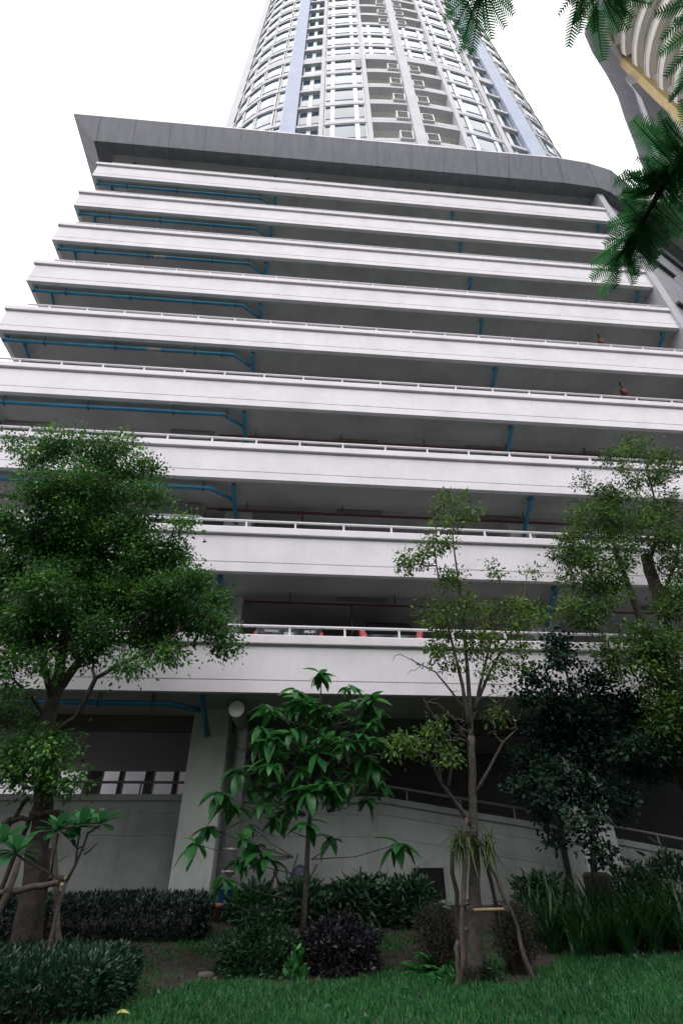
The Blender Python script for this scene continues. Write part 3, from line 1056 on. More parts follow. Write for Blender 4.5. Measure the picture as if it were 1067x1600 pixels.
go = bpy.data.objects.new('ground', me); scene.collection.objects.link(go)
tag(go, 'dark garden soil and turf sloping up to the car park', 'ground', kind='structure')

# ------------------------------------------------------------------ leaves
T_SIMPLE = (np.array([(0, 0, 0), (.33, -.5, 0), (.33, .5, 0), (.7, -.34, -.07), (.7, .34, -.07), (1, 0, -.2)], float), [(0, 2, 1), (1, 2, 4, 3), (3, 4, 5)])
T_ROUND = (np.array([(0, 0, 0), (.25, -.45, .02), (.25, .45, .02), (.72, -.46, 0), (.72, .46, 0), (1, 0, -.05)], float), [(0, 2, 1), (1, 2, 4, 3), (3, 4, 5)])
T_BLADE = (np.array([(0, -.5, 0), (0, .5, 0), (.5, -.42, -.04), (.5, .42, -.04), (1, 0, -.22)], float), [(0, 1, 3, 2), (2, 3, 4)])
def _big(droop, fold, hw, ts):
    v, f = [], []
    for t, w in zip(ts, hw):
        z = -droop * t * t
        v += [(t, -w, z, fold * w), (t, 0, z, 0), (t, w, z, fold * w)]
    for i in range(len(ts) - 1):
        a = 3 * i
        f += [(a, a + 1, a + 4, a + 3), (a + 1, a + 2, a + 5, a + 4)]
    return np.array(v, float), f
T_BROAD = _big(.38, .28, [.03, .30, .48, .50, .40, .18, .0], [0, .14, .32, .5, .7, .88, 1])
T_PLUM = _big(.22, .22, [.04, .20, .36, .48, .46, .28, .0], [0, .15, .35, .55, .75, .9, 1])
T_STRAP = _big(.55, .35, [.45, .5, .5, .45, .36, .2, .0], [0, .18, .36, .54, .72, .88, 1])
T_LILY = _big(.30, .30, [.40, .5, .5, .48, .38, .2, .0], [0, .18, .36, .54, .72, .88, 1])


def unit(a):
    return a / (np.linalg.norm(a, axis=-1, keepdims=True) + 1e-9)


def leaves(name, mat, P, D, N, L, W, tpl=T_SIMPLE, parent=None, tint=None):
    tv, tf = tpl
    if tv.shape[1] == 3:
        tv = np.c_[tv, np.zeros(len(tv))]
    P, D, N = np.asarray(P, float), unit(np.asarray(D, float)), np.asarray(N, float)
    n = len(P)
    S = unit(np.cross(D, N)); N = np.cross(S, D)
    L = np.broadcast_to(np.asarray(L, float), (n,)); W = np.broadcast_to(np.asarray(W, float), (n,))
    V = P[:, None] + D[:, None] * (tv[None, :, 0:1] * L[:, None, None]) + S[:, None] * (tv[None, :, 1:2] * W[:, None, None]) + N[:, None] * (tv[None, :, 2:3] * L[:, None, None] + tv[None, :, 3:4] * W[:, None, None])
    k = len(tv)
    ls = [len(f) for f in tf]
    base = np.concatenate([np.array(f) for f in tf])
    loops = (base[None] + (np.arange(n) * k)[:, None]).ravel().astype(np.int32)
    tot = np.tile(np.array(ls), n).astype(np.int32)
    start = np.r_[0, np.cumsum(tot)[:-1]].astype(np.int32)
    me = bpy.data.meshes.new(name)
    me.vertices.add(n * k); me.vertices.foreach_set('co', V.ravel().astype(np.float32))
    me.loops.add(len(loops)); me.loops.foreach_set('vertex_index', loops)
    me.polygons.add(len(tot)); me.polygons.foreach_set('loop_start', start)
    if tint is None:
        tint = np.clip(rng.beta(1.6, 2.4, n), 0, 1)
    a = me.attributes.new('tint', 'FLOAT', 'POINT')
    a.data.foreach_set('value', np.repeat(tint, k).astype(np.float32))
    me.materials.append(mat)
    me.update(calc_edges=True); me.validate()
    if any(tpl is q for q in (T_BROAD, T_PLUM, T_STRAP, T_LILY)):
        me.polygons.foreach_set('use_smooth', [True] * len(me.polygons))
    o = bpy.data.objects.new(name, me)
    scene.collection.objects.link(o)
    if parent is not None:
        o.parent = parent
        if parent.parent is None:
            o.matrix_parent_inverse = Matrix.Translation(-parent.location)
    return o


def rdir(n, up=0.0):
    d = unit(rng.normal(size=(n, 3)))
    d[:, 2] += up
    return unit(d)


def ball(n, c, r, shell=.5):
    d = unit(rng.normal(size=(n, 3)))
    q = rng.uniform(0, 1, n) ** (1 / 3)
    q = shell * (.75 + .25 * q) + (1 - shell) * q
    return np.asarray(c) + d * np.asarray(r) * q[:, None], d


# ------------------------------------------------------------------ trees
def polysub(pts, rads, step=.18):
    P_, R_ = [], []
    for (a, ra), (b, rb) in zip(zip(pts, rads), zip(pts[1:], rads[1:])):
        a, b = np.array(a), np.array(b)
        m = max(1, int(np.linalg.norm(b - a) / step))
        for i in range(m):
            t = i / m
            P_.append(a * (1 - t) + b * t); R_.append(ra * (1 - t) + rb * t)
    P_.append(np.array(pts[-1])); R_.append(rads[-1])
    P_ = np.array(P_)
    if len(P_) > 4:
        w = rng.normal(size=P_.shape) * np.array(R_)[:, None] * .09
        w[0] = w[-1] = 0
        P_ = P_ + w
    return P_, np.array(R_)


def tree(name, label, cat, base, limbs, attract, leafm, nleaf, L, W, tpl=T_SIMPLE, bark='bark', spread=.22, group=None, twig=.006, up=.1, bare=(), tintf=None, maxy=11.35):
    """limbs: list of (points, radii). attract: (k,3) twig ends carrying leaves."""
    root = empty(name, base, label, cat, group)
    mb = MB()
    nodes, nrad = [], []
    for pts, rads in limbs:
        P_, R_ = polysub(pts, rads)
        mb.tube(list(P_), list(R_), 10 if max(R_) > .05 else 6)
        nodes.append(P_); nrad.append(R_)
    NP = np.concatenate(nodes); NR = np.concatenate(nrad)
    trunk = mb.build('trunk', M[bark], root, smooth=True)
    base_n = len(NP)
    par = [-1] * base_n
    pos = list(NP)
    A = np.concatenate([np.asarray(attract), np.asarray(bare).reshape(-1, 3)]) if len(bare) else np.asarray(attract)
    isleaf = np.r_[np.ones(len(attract), bool), np.zeros(len(A) - len(attract), bool)]
    d0 = np.array([np.min(np.linalg.norm(NP - a, axis=1)) for a in A])
    segs = []
    ends = np.zeros((len(A), 3)); edir = np.zeros((len(A), 3))
    cap = len(A) * 4 + base_n
    buf = np.zeros((cap, 3)); buf[:base_n] = NP; cnt = base_n
    for i in np.argsort(d0):
        a = A[i]
        dv = a - buf[:cnt]
        dist = np.linalg.norm(dv, axis=1)
        cost = dist * (1 + .7 * np.clip(-dv[:, 2] / (dist + 1e-6), 0, 1))
        j = int(np.argmin(cost))
        s = buf[j].copy(); dd = np.linalg.norm(a - s)
        q = rng.normal(size=(2, 3)) * dd * .07
        m1 = s + (a - s) * .35 + q[0] + np.array([0, 0, .05 * dd]); m2 = s + (a - s) * .7 + q[1] + np.array([0, 0, .05 * dd])
        ids = []
        for v in (m1, m2, a):
            buf[cnt] = v; ids.append(cnt); cnt += 1
        par += [j, ids[0], ids[1]]
        ends[i] = a; edir[i] = unit(a - m2)
    w = np.zeros(cnt); 
    for i in range(cnt - 1, base_n - 1, -1):
        w[i] = max(w[i], 1); 
        if par[i] >= base_n: w[par[i]] += w[i]
    mb = MB()
    rr = lambda i: min(twig * w[i] ** .55, .045)
    for i in range(base_n, cnt, 3):
        s = par[i]
        r0 = min(rr(i) * 1.15, NR[s] if s < base_n else rr(s) * 1.0 + .001)
        mb.tube([buf[s], buf[i], buf[i + 1], buf[i + 2]], [r0, rr(i), rr(i + 1), max(.0022, rr(i + 2) * .6)], 5, cap=False)
    o = mb.build('branch', M[bark], root, smooth=True)
    # leaves
    ka = np.where(isleaf)[0]
    per = max(1, nleaf // max(1, len(ka)))
    src = np.repeat(ka, per)
    n = len(src)
    off = rng.normal(size=(n, 3)) * spread * np.array([1, 1, .75])
    P_ = ends[src] + off
    keep = P_[:, 1] < maxy
    P_, off, src = P_[keep], off[keep], src[keep]
    n = len(P_)
    D = unit(unit(off) * .8 + edir[src] * .4 + rng.normal(size=(n, 3)) * .55 + np.array([0, 0, -.25]))
    N = rdir(n, 1.1)
    sz = rng.uniform(.65, 1.25, n)
    tint = np.clip(rng.beta(1.5, 2.6, n), 0, 1)
    # young tips at the ends of some shoots
    young = rng.uniform(size=len(A)) < .16
    tint = np.where(young[src], np.clip(tint + .45, 0, 1), tint)
    leaves('crown', leafm, P_, D, N, L * sz, W * sz, tpl, root, tint)
    return root


def lobes(lst, n_per_px=.0016, jy=.5, shell=.45, depth=1.0, maxy=11.2):
    """(px, py, Y, rx px, ry px) lobes -> twig ends."""
    out = []
    for px, py, Y, rx, ry, *dm in lst:
        c = at(px, py, Y)
        sc = np.linalg.norm(c - np.array([0, 0, CAMZ])) * .97 / F
        n = max(3, int(rx * ry * n_per_px * 3.14 * (dm[0] if dm else 1)))
        p, _ = ball(n, c, (rx * sc, min(rx, ry) * sc * depth, ry * sc), shell)
        out.append(p)
    p = np.concatenate(out)
    p[:, 1] = np.minimum(p[:, 1], maxy - rng.uniform(0, .3, len(p)))
    return p


Pp = lambda x, y, Y: tuple(at(x, y, Y))

# --- left tree: dense, fine-leaved
Yl = 9.5
bl = (float(at(52, 1455, Yl)[0]), Yl, float(gz(Yl)) - .03)
limbs = [
    ([bl, Pp(62, 1330, Yl), Pp(72, 1200, Yl), Pp(80, 1110, Yl), Pp(88, 1075, Yl)], [.205, .16, .125, .115, .105]),
    ([Pp(84, 1090, Yl), Pp(98, 1030, Yl - .1), Pp(106, 950, Yl - .2), Pp(120, 860, Yl - .2), Pp(130, 780, Yl - .1), Pp(125, 710, Yl)], [.10, .085, .07, .055, .04, .02]),
    ([Pp(86, 1085, Yl), Pp(120, 1040, Yl + .2), Pp(160, 980, Yl + .3), Pp(200, 900, Yl + .2), Pp(225, 820, Yl + .2), Pp(235, 750, Yl + .2)], [.09, .075, .06, .045, .035, .02]),
    ([Pp(84, 1095, Yl), Pp(70, 1040, Yl - .3), Pp(50, 960, Yl - .5), Pp(45, 880, Yl - .5), Pp(60, 800, Yl - .4)], [.07, .055, .045, .035, .02]),
    ([Pp(80, 1150, Yl), Pp(120, 1120, Yl - .3), Pp(150, 1060, Yl - .5), Pp(180, 1042, Yl - .6), Pp(250, 1010, Yl - .6), Pp(310, 960, Yl - .6)], [.055, .045, .04, .035, .025, .015]),
    ([Pp(78, 1130, Yl), Pp(50, 1090, Yl - .2), Pp(20, 1060, Yl - .4), Pp(-20, 1050, Yl - .4)], [.04, .03, .02, .012]),
]
lt = lobes([(105, 690, 8.87, 24, 20), (70, 715, 9.28, 24, 20), (150, 708, 9.05, 26, 22), (190, 697, 9.37, 22, 18), (220, 737, 9.39, 24, 20), (120, 748, 8.64, 32, 27), (60, 768, 8.57, 26, 22), (175, 758, 9.68, 32, 27), (236, 777, 8.90, 18, 15), (95, 803, 8.87, 34, 28), (155, 812, 9.89, 34, 28), (212, 818, 9.18, 26, 22), (28, 692, 9.68, 12, 10), (18, 832, 9.19, 28, 23), (60, 862, 9.41, 34, 28), (286, 814, 8.75, 13, 11), (120, 872, 9.41, 34, 28), (185, 870, 9.72, 34, 28), (242, 860, 9.26, 28, 23), (283, 862, 9.55, 14, 11), (15, 902, 9.46, 34, 28), (70, 932, 8.64, 36, 30), (135, 942, 9.57, 34, 28), (200, 930, 9.35, 34, 28), (252, 927, 8.96, 26, 22), (298, 917, 8.59, 22, 18), (333, 937, 9.72, 20, 17), (343, 975, 9.19, 18, 15), (313, 970, 9.52, 22, 18), (273, 975, 9.74, 26, 22), (225, 985, 9.51, 26, 22), (354, 1008, 9.79, 10, 8), (165, 985, 9.08, 24, 20), (100, 990, 9.63, 28, 23), (40, 985, 9.15, 34, 28), (0, 960, 9.81, 30, 25), (250, 1018, 9.74, 14, 11), (205, 1043, 8.68, 12, 10), (15, 1050, 8.73, 32, 27, 0.5), (60, 1040, 8.84, 20, 17, 0.5), (20, 1130, 9.85, 38, 32, 0.3), (130, 1020, 9.14, 14, 11, 0.6), (90, 898, 9.1, 30, 24, .7), (160, 903, 9.5, 32, 24, .7), (222, 893, 9.2, 26, 22, .7), (40, 884, 9.5, 28, 22, .7), (120, 838, 9.5, 34, 26, .7), (185, 838, 9.1, 30, 22, .7), (262, 892, 9.4, 22, 18, .7), (80, 832, 9.0, 28, 22, .6), (140, 780, 9.6, 34, 24, .6), (200, 770, 9.1, 24, 20, .6), (300, 945, 9.5, 24, 18, .6), (245, 950, 9.0, 24, 18, .6)], .0072, shell=.5)
lt2 = lobes([(62, 1190, 9.1, 38, 26), (80, 1160, 9.2, 30, 20), (20, 1180, 9.1, 30, 22, .5), (260, 1030, 8.9, 20, 14), (95, 1230, 9.1, 14, 10)], .004)
tree('leafy_tree', 'big bushy fine-leaved green tree on the left, tied to rough wooden stakes', 'tree', bl, limbs, np.concatenate([lt, lt2]), M['leafA'], 96000, .076, .041, spread=.145)

# --- staked slender tree with sparse crown
Ys = 8.55
bs = tuple(np.array([2.42, Ys, 0.0]))
limbs = [
    ([bs, Pp(742, 1440, Ys), Pp(740, 1300, Ys), Pp(736, 1150, Ys)], [.12, .09, .062, .055]),
    ([Pp(736, 1160, Ys), Pp(733, 1090, Ys), Pp(728, 1020, Ys - .05), Pp(720, 940, Ys - .1), Pp(708, 850, Ys - .1), Pp(704, 762, Ys - .1)], [.046, .038, .030, .022, .014, .006]),
    ([Pp(735, 1140, Ys), Pp(722, 1070, Ys - .15), Pp(700, 980, Ys - .25), Pp(684, 900, Ys - .3), Pp(676, 840, Ys - .3), Pp(690, 800, Ys - .3)], [.038, .030, .022, .016, .010, .005]),
    ([Pp(737, 1130, Ys), Pp(752, 1060, Ys + .1), Pp(772, 980, Ys + .2), Pp(782, 900, Ys + .2)], [.034, .025, .016, .007]),
    ([Pp(740, 1110, Ys), Pp(765, 1050, Ys + .2), Pp(800, 985, Ys + .3), Pp(822, 915, Ys + .3)], [.030, .023, .015, .006]),
    ([Pp(734, 1120, Ys), Pp(705, 1080, Ys - .1), Pp(680, 1050, Ys - .1), Pp(650, 1035, Ys - .15), Pp(625, 1022, Ys - .2)], [.024, .018, .013, .009, .005]),
    ([Pp(737, 1290, Ys), Pp(712, 1255, Ys - .1), Pp(690, 1225, Ys - .2), Pp(668, 1180, Ys - .3), Pp(645, 1150, Ys - .3)], [.042, .032, .024, .016, .007]),
    ([Pp(700, 1235, Ys - .1), Pp(706, 1190, Ys - .15), Pp(703, 1150, Ys - .2)], [.025, .018, .006]),
    ([Pp(690, 1225, Ys - .2), Pp(680, 1170, Ys - .2), Pp(684, 1130, Ys - .2), Pp(660, 1090, Ys - .25)], [.022, .016, .010, .004]),
    ([Pp(742, 1240, Ys), Pp(765, 1200, Ys - .1), Pp(785, 1160, Ys - .2), Pp(806, 1140, Ys - .3)], [.034, .026, .018, .007]),
    ([Pp(734, 1165, Ys), Pp(710, 1125, Ys - .2), Pp(684, 1100, Ys - .3), Pp(662, 1095, Ys - .3)], [.018, .013, .008, .004]),
]
ls_ = lobes([(705, 785, 8.4, 28, 22), (690, 815, 8.3, 20, 16), (735, 800, 8.4, 16, 16), (648, 880, 8.2, 34, 14), (625, 872, 8.2, 16, 10), (665, 855, 8.2, 20, 16), (700, 905, 8.4, 34, 18), (770, 885, 8.7, 14, 18), (825, 893, 8.8, 18, 8), (690, 960, 8.3, 40, 22), (740, 950, 8.4, 26, 22), (790, 960, 8.7, 38, 24), (825, 960, 8.8, 26, 22), (720, 1000, 8.4, 44, 20), (790, 1005, 8.6, 40, 20), (675, 1020, 8.3, 22, 18), (705, 1045, 8.4, 20, 12), (800, 1040, 8.6, 22, 14), (755, 1050, 8.5, 20, 14), (690, 850, 8.3, 20, 20)], .0075, depth=.9)
ls2 = lobes([(645, 1165, 8.2, 32, 14), (628, 1175, 8.15, 14, 12), (670, 1135, 8.3, 20, 12), (700, 1180, 8.3, 16, 16), (780, 1120, 8.4, 14, 8)], .008)
bare = lobes([(690, 1140, 8.4, 36, 34), (640, 1040, 8.3, 30, 12), (780, 1100, 8.5, 34, 30), (760, 1000, 8.5, 60, 50), (700, 770, 8.4, 14, 22), (720, 1120, 8.4, 60, 40), (790, 1150, 8.4, 26, 30)], .0055)
tree('slender_tree', 'slender sparse-leaved tree with grey branches standing inside a pole tripod', 'tree', bs, limbs, np.concatenate([ls_, ls2]), M['leafS'], 6600, .080, .039, bark='barkgrey', spread=.085, bare=bare, twig=.0052)

# --- right tree: olive green, loose, two cut trunks
Yr = 10.3
br = (8.05, Yr, float(gz(Yr)))
limbs = [
    ([br, Pp(1062, 1200, Yr), Pp(1045, 1010, Yr), Pp(1030, 940, Yr), Pp(1012, 880, Yr), Pp(1008, 868, Yr)], [.20, .17, .15, .14, .135, .12]),
    ([Pp(1060, 1180, Yr), Pp(1020, 1020, Yr - .3), Pp(998, 960, Yr - .3), Pp(975, 900, Yr - .3), Pp(958, 850, Yr - .3), Pp(930, 775, Yr - .3)], [.12, .095, .085, .06, .035, .012]),
    ([Pp(1014, 885, Yr), Pp(1026, 830, Yr - .1), Pp(1022, 780, Yr - .2), Pp(1008, 720, Yr - .2), Pp(1000, 690, Yr - .2)], [.05, .035, .025, .016, .007]),
    ([Pp(1030, 940, Yr), Pp(1055, 880, Yr - .2), Pp(1068, 800, Yr - .2)], [.05, .035, .015]),
    ([Pp(1050, 1060, Yr), Pp(1010, 1040, Yr - .5), Pp(960, 1030, Yr - .7)], [.05, .03, .012]),
]
lr = lobes([(1000, 702, 9.9, 34, 16), (960, 715, 9.9, 22, 9), (1035, 725, 9.9, 27, 18), (1000, 742, 9.9, 39, 16), (925, 760, 9.8, 24, 14), (980, 790, 9.9, 41, 21), (1045, 800, 10, 32, 27), (930, 815, 9.8, 37, 26), (1000, 830, 9.8, 49, 26), (900, 850, 9.7, 26, 21), (885, 880, 9.7, 21, 16), (940, 870, 9.6, 45, 24), (1060, 870, 9.9, 32, 36), (910, 915, 9.6, 29, 19), (950, 920, 9.5, 27, 21), (1068, 960, 9.8, 29, 41), (900, 955, 9.5, 24, 19), (930, 960, 9.5, 24, 16),
            (960, 1015, 9.4, 37, 14), (1010, 1000, 9.4, 41, 24), (1055, 1030, 9.4, 36, 36), (990, 1045, 9.3, 32, 14), (1040, 1090, 9.4, 29, 32), (1072, 1130, 9.5, 27, 49), (1020, 1120, 9.4, 16, 21)], .0065, shell=.6, depth=.8)
tree('olive_tree', 'tall loose olive-green tree at the right edge with thick lopped trunks', 'tree', br, limbs, lr, M['leafR'], 36000, .082, .038, spread=.125)

# --- dark round-leaved tree on a wrapped root ball
Yd = 10.5
bd = np.array([*at(931, 1372, Yd)[:2], float(gz(Yd))])
st = MB()
prof = [(.27, -.05), (.26, .25), (.225, .55), (.22, at(931, 1366, Yd)[2] - bd[2] - .02), (.17, at(931, 1366, Yd)[2] - bd[2] + .03)]
st.lathe(bd, prof, 18)
o = st.build('tree_stump', M['stump'], None)
# roughen
for v in o.data.vertices:
    a = math.atan2(v.co.y - bd[1], v.co.x - bd[0]); k = 1 + .07 * math.sin(a * 5 + v.co.z * 4) + .05 * math.sin(a * 9)
    v.co.x = bd[0] + (v.co.x - bd[0]) * k; v.co.y = bd[1] + (v.co.y - bd[1]) * k
tag(o, 'thick dark wrapped root ball the dark round-leaved tree grows out of', 'root ball')
td = tuple(at(929, 1368, Yd))
limbs = [
    ([td, Pp(925, 1320, Yd), Pp(918, 1230, Yd), Pp(900, 1120, Yd), Pp(880, 1030, Yd), Pp(872, 985, Yd)], [.055, .05, .045, .035, .02, .008]),
    ([Pp(918, 1240, Yd), Pp(960, 1180, Yd - .2), Pp(1010, 1160, Yd - .3), Pp(1060, 1170, Yd - .3)], [.03, .024, .015, .006]),
    ([Pp(915, 1210, Yd), Pp(870, 1170, Yd - .2), Pp(840, 1180, Yd - .3)], [.03, .022, .008]),
    ([Pp(905, 1140, Yd), Pp(940, 1080, Yd - .2), Pp(990, 1060, Yd - .2)], [.025, .018, .006]),
    ([Pp(895, 1100, Yd), Pp(850, 1060, Yd - .1), Pp(810, 1080, Yd - .2)], [.025, .018, .006]),
]
ld = lobes([(870, 1000, 9.80, 14, 24), (880, 1035, 9.54, 26, 12), (835, 1052, 9.71, 24, 10), (918, 1062, 9.61, 28, 10), (870, 1085, 9.58, 44, 14), (815, 1090, 9.77, 20, 10), (945, 1090, 9.77, 36, 12), (1000, 1105, 10.02, 34, 10), (900, 1120, 9.85, 50, 14), (960, 1135, 10.04, 46, 14), (1035, 1140, 9.99, 30, 10), (850, 1145, 10.09, 34, 14), (1055, 1175, 9.84, 20, 10), (1000, 1170, 9.43, 40, 12), (905, 1165, 9.99, 46, 14), (835, 1185, 10.07, 26, 14), (950, 1195, 10.02, 40, 12), (875, 1205, 9.76, 34, 14), (1010, 1205, 9.87, 30, 10), (835, 1235, 9.47, 24, 16), (900, 1240, 9.97, 34, 14), (955, 1240, 9.76, 30, 12), (855, 1275, 9.53, 26, 14, 0.6), (910, 1280, 9.35, 26, 14, 0.6), (950, 1275, 9.98, 16, 14, 0.5), (865, 1310, 10.09, 18, 12, 0.5), (915, 1318, 9.37, 22, 10, 0.5), (940, 1335, 9.94, 12, 8, 0.5)], .011, depth=1.0)
tree('round_leaf_tree', 'dark bluish tree with round drooping leaves in front of the right ground column', 'tree', td, limbs, ld, M['leafD'], 15500, .078, .054, tpl=T_ROUND, spread=.10, twig=.005)


# --- broad-leaved young tree: drooping whorls of big glossy leaves
Yb = 9.6
bb = np.array([*at(473, 1450, Yb)[:2], float(gz(Yb))])
root = empty('broadleaf_tree', bb, 'young tree with whorls of large drooping glossy leaves in the middle of the bed', 'tree')
wh = [(500, 1052, 12), (462, 1078, 11), (545, 1070, 11), (590, 1108, 11), (430, 1105, 11), (405, 1135, 10), (472, 1118, 12), (520, 1112, 11), (562, 1148, 10), (500, 1150, 10), (440, 1165, 11), (596, 1160, 10), (520, 1190, 10), (553, 1205, 10), (480, 1095, 10), (368, 1203, 10), (405, 1205, 10), (339, 1238, 11), (414, 1255, 9), (324, 1292, 11), (388, 1287, 9), (371, 1345, 13), (480, 1284, 9), (519, 1306, 9), (524, 1240, 11), (446, 1218, 10), (470, 1200, 10), (626, 1318, 12), (575, 1245, 8), (534, 1150, 10), (425, 1185, 9), (582, 1130, 9), (500, 1215, 9), (400, 1165, 9), (390, 1320, 8), (455, 1140, 10), (540, 1110, 10), (570, 1095, 9), (485, 1170, 10), (420, 1145, 9)] + [(505 + random.uniform(-95, 85), 1150 + random.uniform(-75, 95), random.randint(6, 10)) for q in range(42)]
wh += [(x + random.choice((-1, 1)) * random.uniform(10, 22), y + random.uniform(6, 30), 9) for x, y, _ in wh if y > 1195 and x < 480]
stem = [tuple(bb), Pp(478, 1380, Yb), Pp(482, 1300, Yb), Pp(492, 1200, Yb), Pp(500, 1110, Yb), Pp(502, 1055, Yb)]
mb = MB(); mb.tube([bb + (0, 0, -.05)] + stem[1:], [.05, .042, .036, .028, .018, .008], 9); mb.build('trunk', M['barkgrey'], root, smooth=True)
mb = MB(); Pq, Dq, Nq, Lq, tq = [], [], [], [], []
sp, _ = polysub(stem, [1] * len(stem), .1)
for i, (x, y, nl) in enumerate(wh):
    Yw = Yb + random.uniform(-.65, .45); sl = random.uniform(.8, 1.2)
    c = at(x, y, Yw)
    d = np.linalg.norm(sp - c, axis=1) + np.clip(sp[:, 2] - c[2] + .15, 0, 9) * 2.5
    s = sp[int(np.argmin(d))]
    mid = s * .5 + c * .5 + np.array([0, 0, -.06]) + rng.normal(size=3) * .03
    mb.tube([s, mid, c], [.010, .007, .005], 6, cap=False)
    ax = unit(c - mid + np.array([0, 0, .25]))
    for q in range(nl + random.randint(0, 4)):
        az = q * 2.4 + random.random(); el = random.uniform(-.95, .25) + .45 * (q < 4)
        dd = np.array([math.cos(az) * math.cos(el), math.sin(az) * math.cos(el), math.sin(el)])
        Pq.append(c + ax * random.uniform(-.1, .03)); Dq.append(dd); Nq.append((-dd[0] * .2, -dd[1] * .2, 1)); Lq.append(sl * random.uniform(.17, .38)); tq.append(random.uniform(.0, .55) + .4 * (q < 2))
mb.build('branch', M['barkgrey'], root, smooth=True)
Lq = np.array(Lq)
leaves('crown', M['leafB'], Pq, Dq, Nq, Lq, Lq * .40, T_BROAD, root, np.array(tq))

# --- plumeria at the left
Yp = 8.0
bpz = np.array([*at(73, 1515, Yp)[:2], 0.0])
root = empty('plumeria', bpz, 'small forked plumeria with fleshy leaf rosettes and one cream flower', 'small tree')
mb = MB()
fk = Pp(104, 1378, Yp)
mb.tube([bpz, Pp(75, 1490, Yp), Pp(86, 1440, Yp), Pp(97, 1400, Yp), fk], [.028, .026, .024, .022, .021], 8)
mb.tube([fk, Pp(118, 1352, Yp), Pp(131, 1322, Yp), Pp(138, 1302, Yp), Pp(156, 1290, Yp)], [.02, .018, .016, .015, .014], 8)
mb.tube([fk, Pp(80, 1366, Yp), Pp(55, 1352, Yp - .1), Pp(40, 1345, Yp - .1), Pp(27, 1335, Yp - .1)], [.018, .015, .014, .013, .012], 8)
mb.tube([Pp(80, 1366, Yp), Pp(84, 1340, Yp - .1), Pp(92, 1302, Yp - .1)], [.014, .012, .011], 8)
mb.tube([Pp(131, 1322, Yp), Pp(122, 1326, Yp), Pp(114, 1318, Yp)], [.014, .012, .010], 6)
mb.tube([Pp(132, 1335, Yp), Pp(142, 1328, Yp), Pp(153, 1317, Yp)], [.012, .009, .007], 6)
mb.tube([Pp(118, 1352, Yp), Pp(122, 1320, Yp + .1), Pp(126, 1296, Yp + .1)], [.014, .012, .010], 6)
mb.build('trunk', M['barkgrey'], root, smooth=True)
Pq, Dq, Nq, Lq = [], [], [], []
for x, y, Yw, nl in ((25, 1332, Yp - .1, 17), (92, 1298, Yp - .1, 17), (126, 1293, Yp + .1, 16), (157, 1288, Yp, 13), (5, 1318, Yp + .2, 12)):
    c = at(x, y, Yw)
    for q in range(nl):
        az = q * 2.4 + .4 * random.random(); el = 1.0 - q * .075 + random.uniform(-.15, .15)
        dd = np.array([math.cos(az) * math.cos(el), math.sin(az) * math.cos(el), math.sin(el)])
        Pq.append(c); Dq.append(dd); Nq.append((-dd[0] * .5, -dd[1] * .5, 1)); Lq.append(random.uniform(.26, .38))
for x, y in ((112, 1335), (145, 1322)):
    c = at(x, y, Yp); Pq.append(c); Dq.append((-.6, -.5, -.3)); Nq.append((0, 0, 1)); Lq.append(.17)
Lq = np.array(Lq)
leaves('crown', M['leafP'], Pq, Dq, Nq, Lq, Lq * .37, T_PLUM, root)
c = at(159, 1268, Yp)
leaves('flower', M['petal'], [c] * 5, [(math.cos(q * 1.257), math.sin(q * 1.257), .9) for q in range(5)], [(0, 0, 1)] * 5, .055, .04, T_ROUND, root)

# --- feathery flame tree overhanging from the upper right
root = empty('flame_tree', (5.2, -1.6, 0), 'flame tree whose feathery branches hang into the picture from the upper right', 'tree')
mb = MB()
mb.tube([(5.2, -1.6, -.1), (5.15, -1.5, 1.5), (5.0, -1.3, 3.2), (4.6, -1.0, 4.6)], [.34, .28, .24, .2], 14)
def pd(x, y, d): return at_d(x, y, d)
mb.tube([(4.6, -1.0, 4.5), (4.0, -.2, 5.3), tuple(pd(1130, 130, 5.1)), tuple(pd(1075, 225, 5.0)), tuple(pd(1030, 300, 4.95)), tuple(pd(990, 365, 4.95)), tuple(pd(962, 408, 4.9))], [.15, .10, .05, .032, .022, .014, .006], 8)
mb.tube([(4.6, -1.0, 4.5), (3.6, -.9, 6.2), tuple(pd(1130, -30, 5.6)), tuple(pd(1010, -45, 5.5)), tuple(pd(930, -30, 5.4)), tuple(pd(900, -18, 5.4))], [.14, .09, .05, .03, .02, .008], 8)
mb.tube([tuple(pd(1010, -45, 5.5)), tuple(pd(880, -80, 5.6)), tuple(pd(770, -40, 5.6)), tuple(pd(748, -15, 5.6))], [.03, .025, .016, .007], 8)
mb.tube([tuple(pd(1130, -30, 5.6)), tuple(pd(1095, 30, 5.5)), tuple(pd(1085, 90, 5.4)), tuple(pd(1075, 140, 5.3))], [.035, .025, .016, .008], 8)
mb.tube([(4.6, -1.0, 4.5), (3.2, -2.2, 6.4), (1.0, -2.6, 7.4), (-1.5, -2.0, 7.6)], [.14, .1, .07, .03], 8)
mb.tube([(4.6, -1.0, 4.5), (6.0, .8, 6.0), (7.2, 2.4, 6.6)], [.13, .09, .04], 8)
mb.build('trunk', M['bark'], root, smooth=True)
fr = []                                               # (base, tip)
def F_(b, t, d): fr.append((pd(*b, d), pd(*t, d + random.uniform(-.12, .12))))
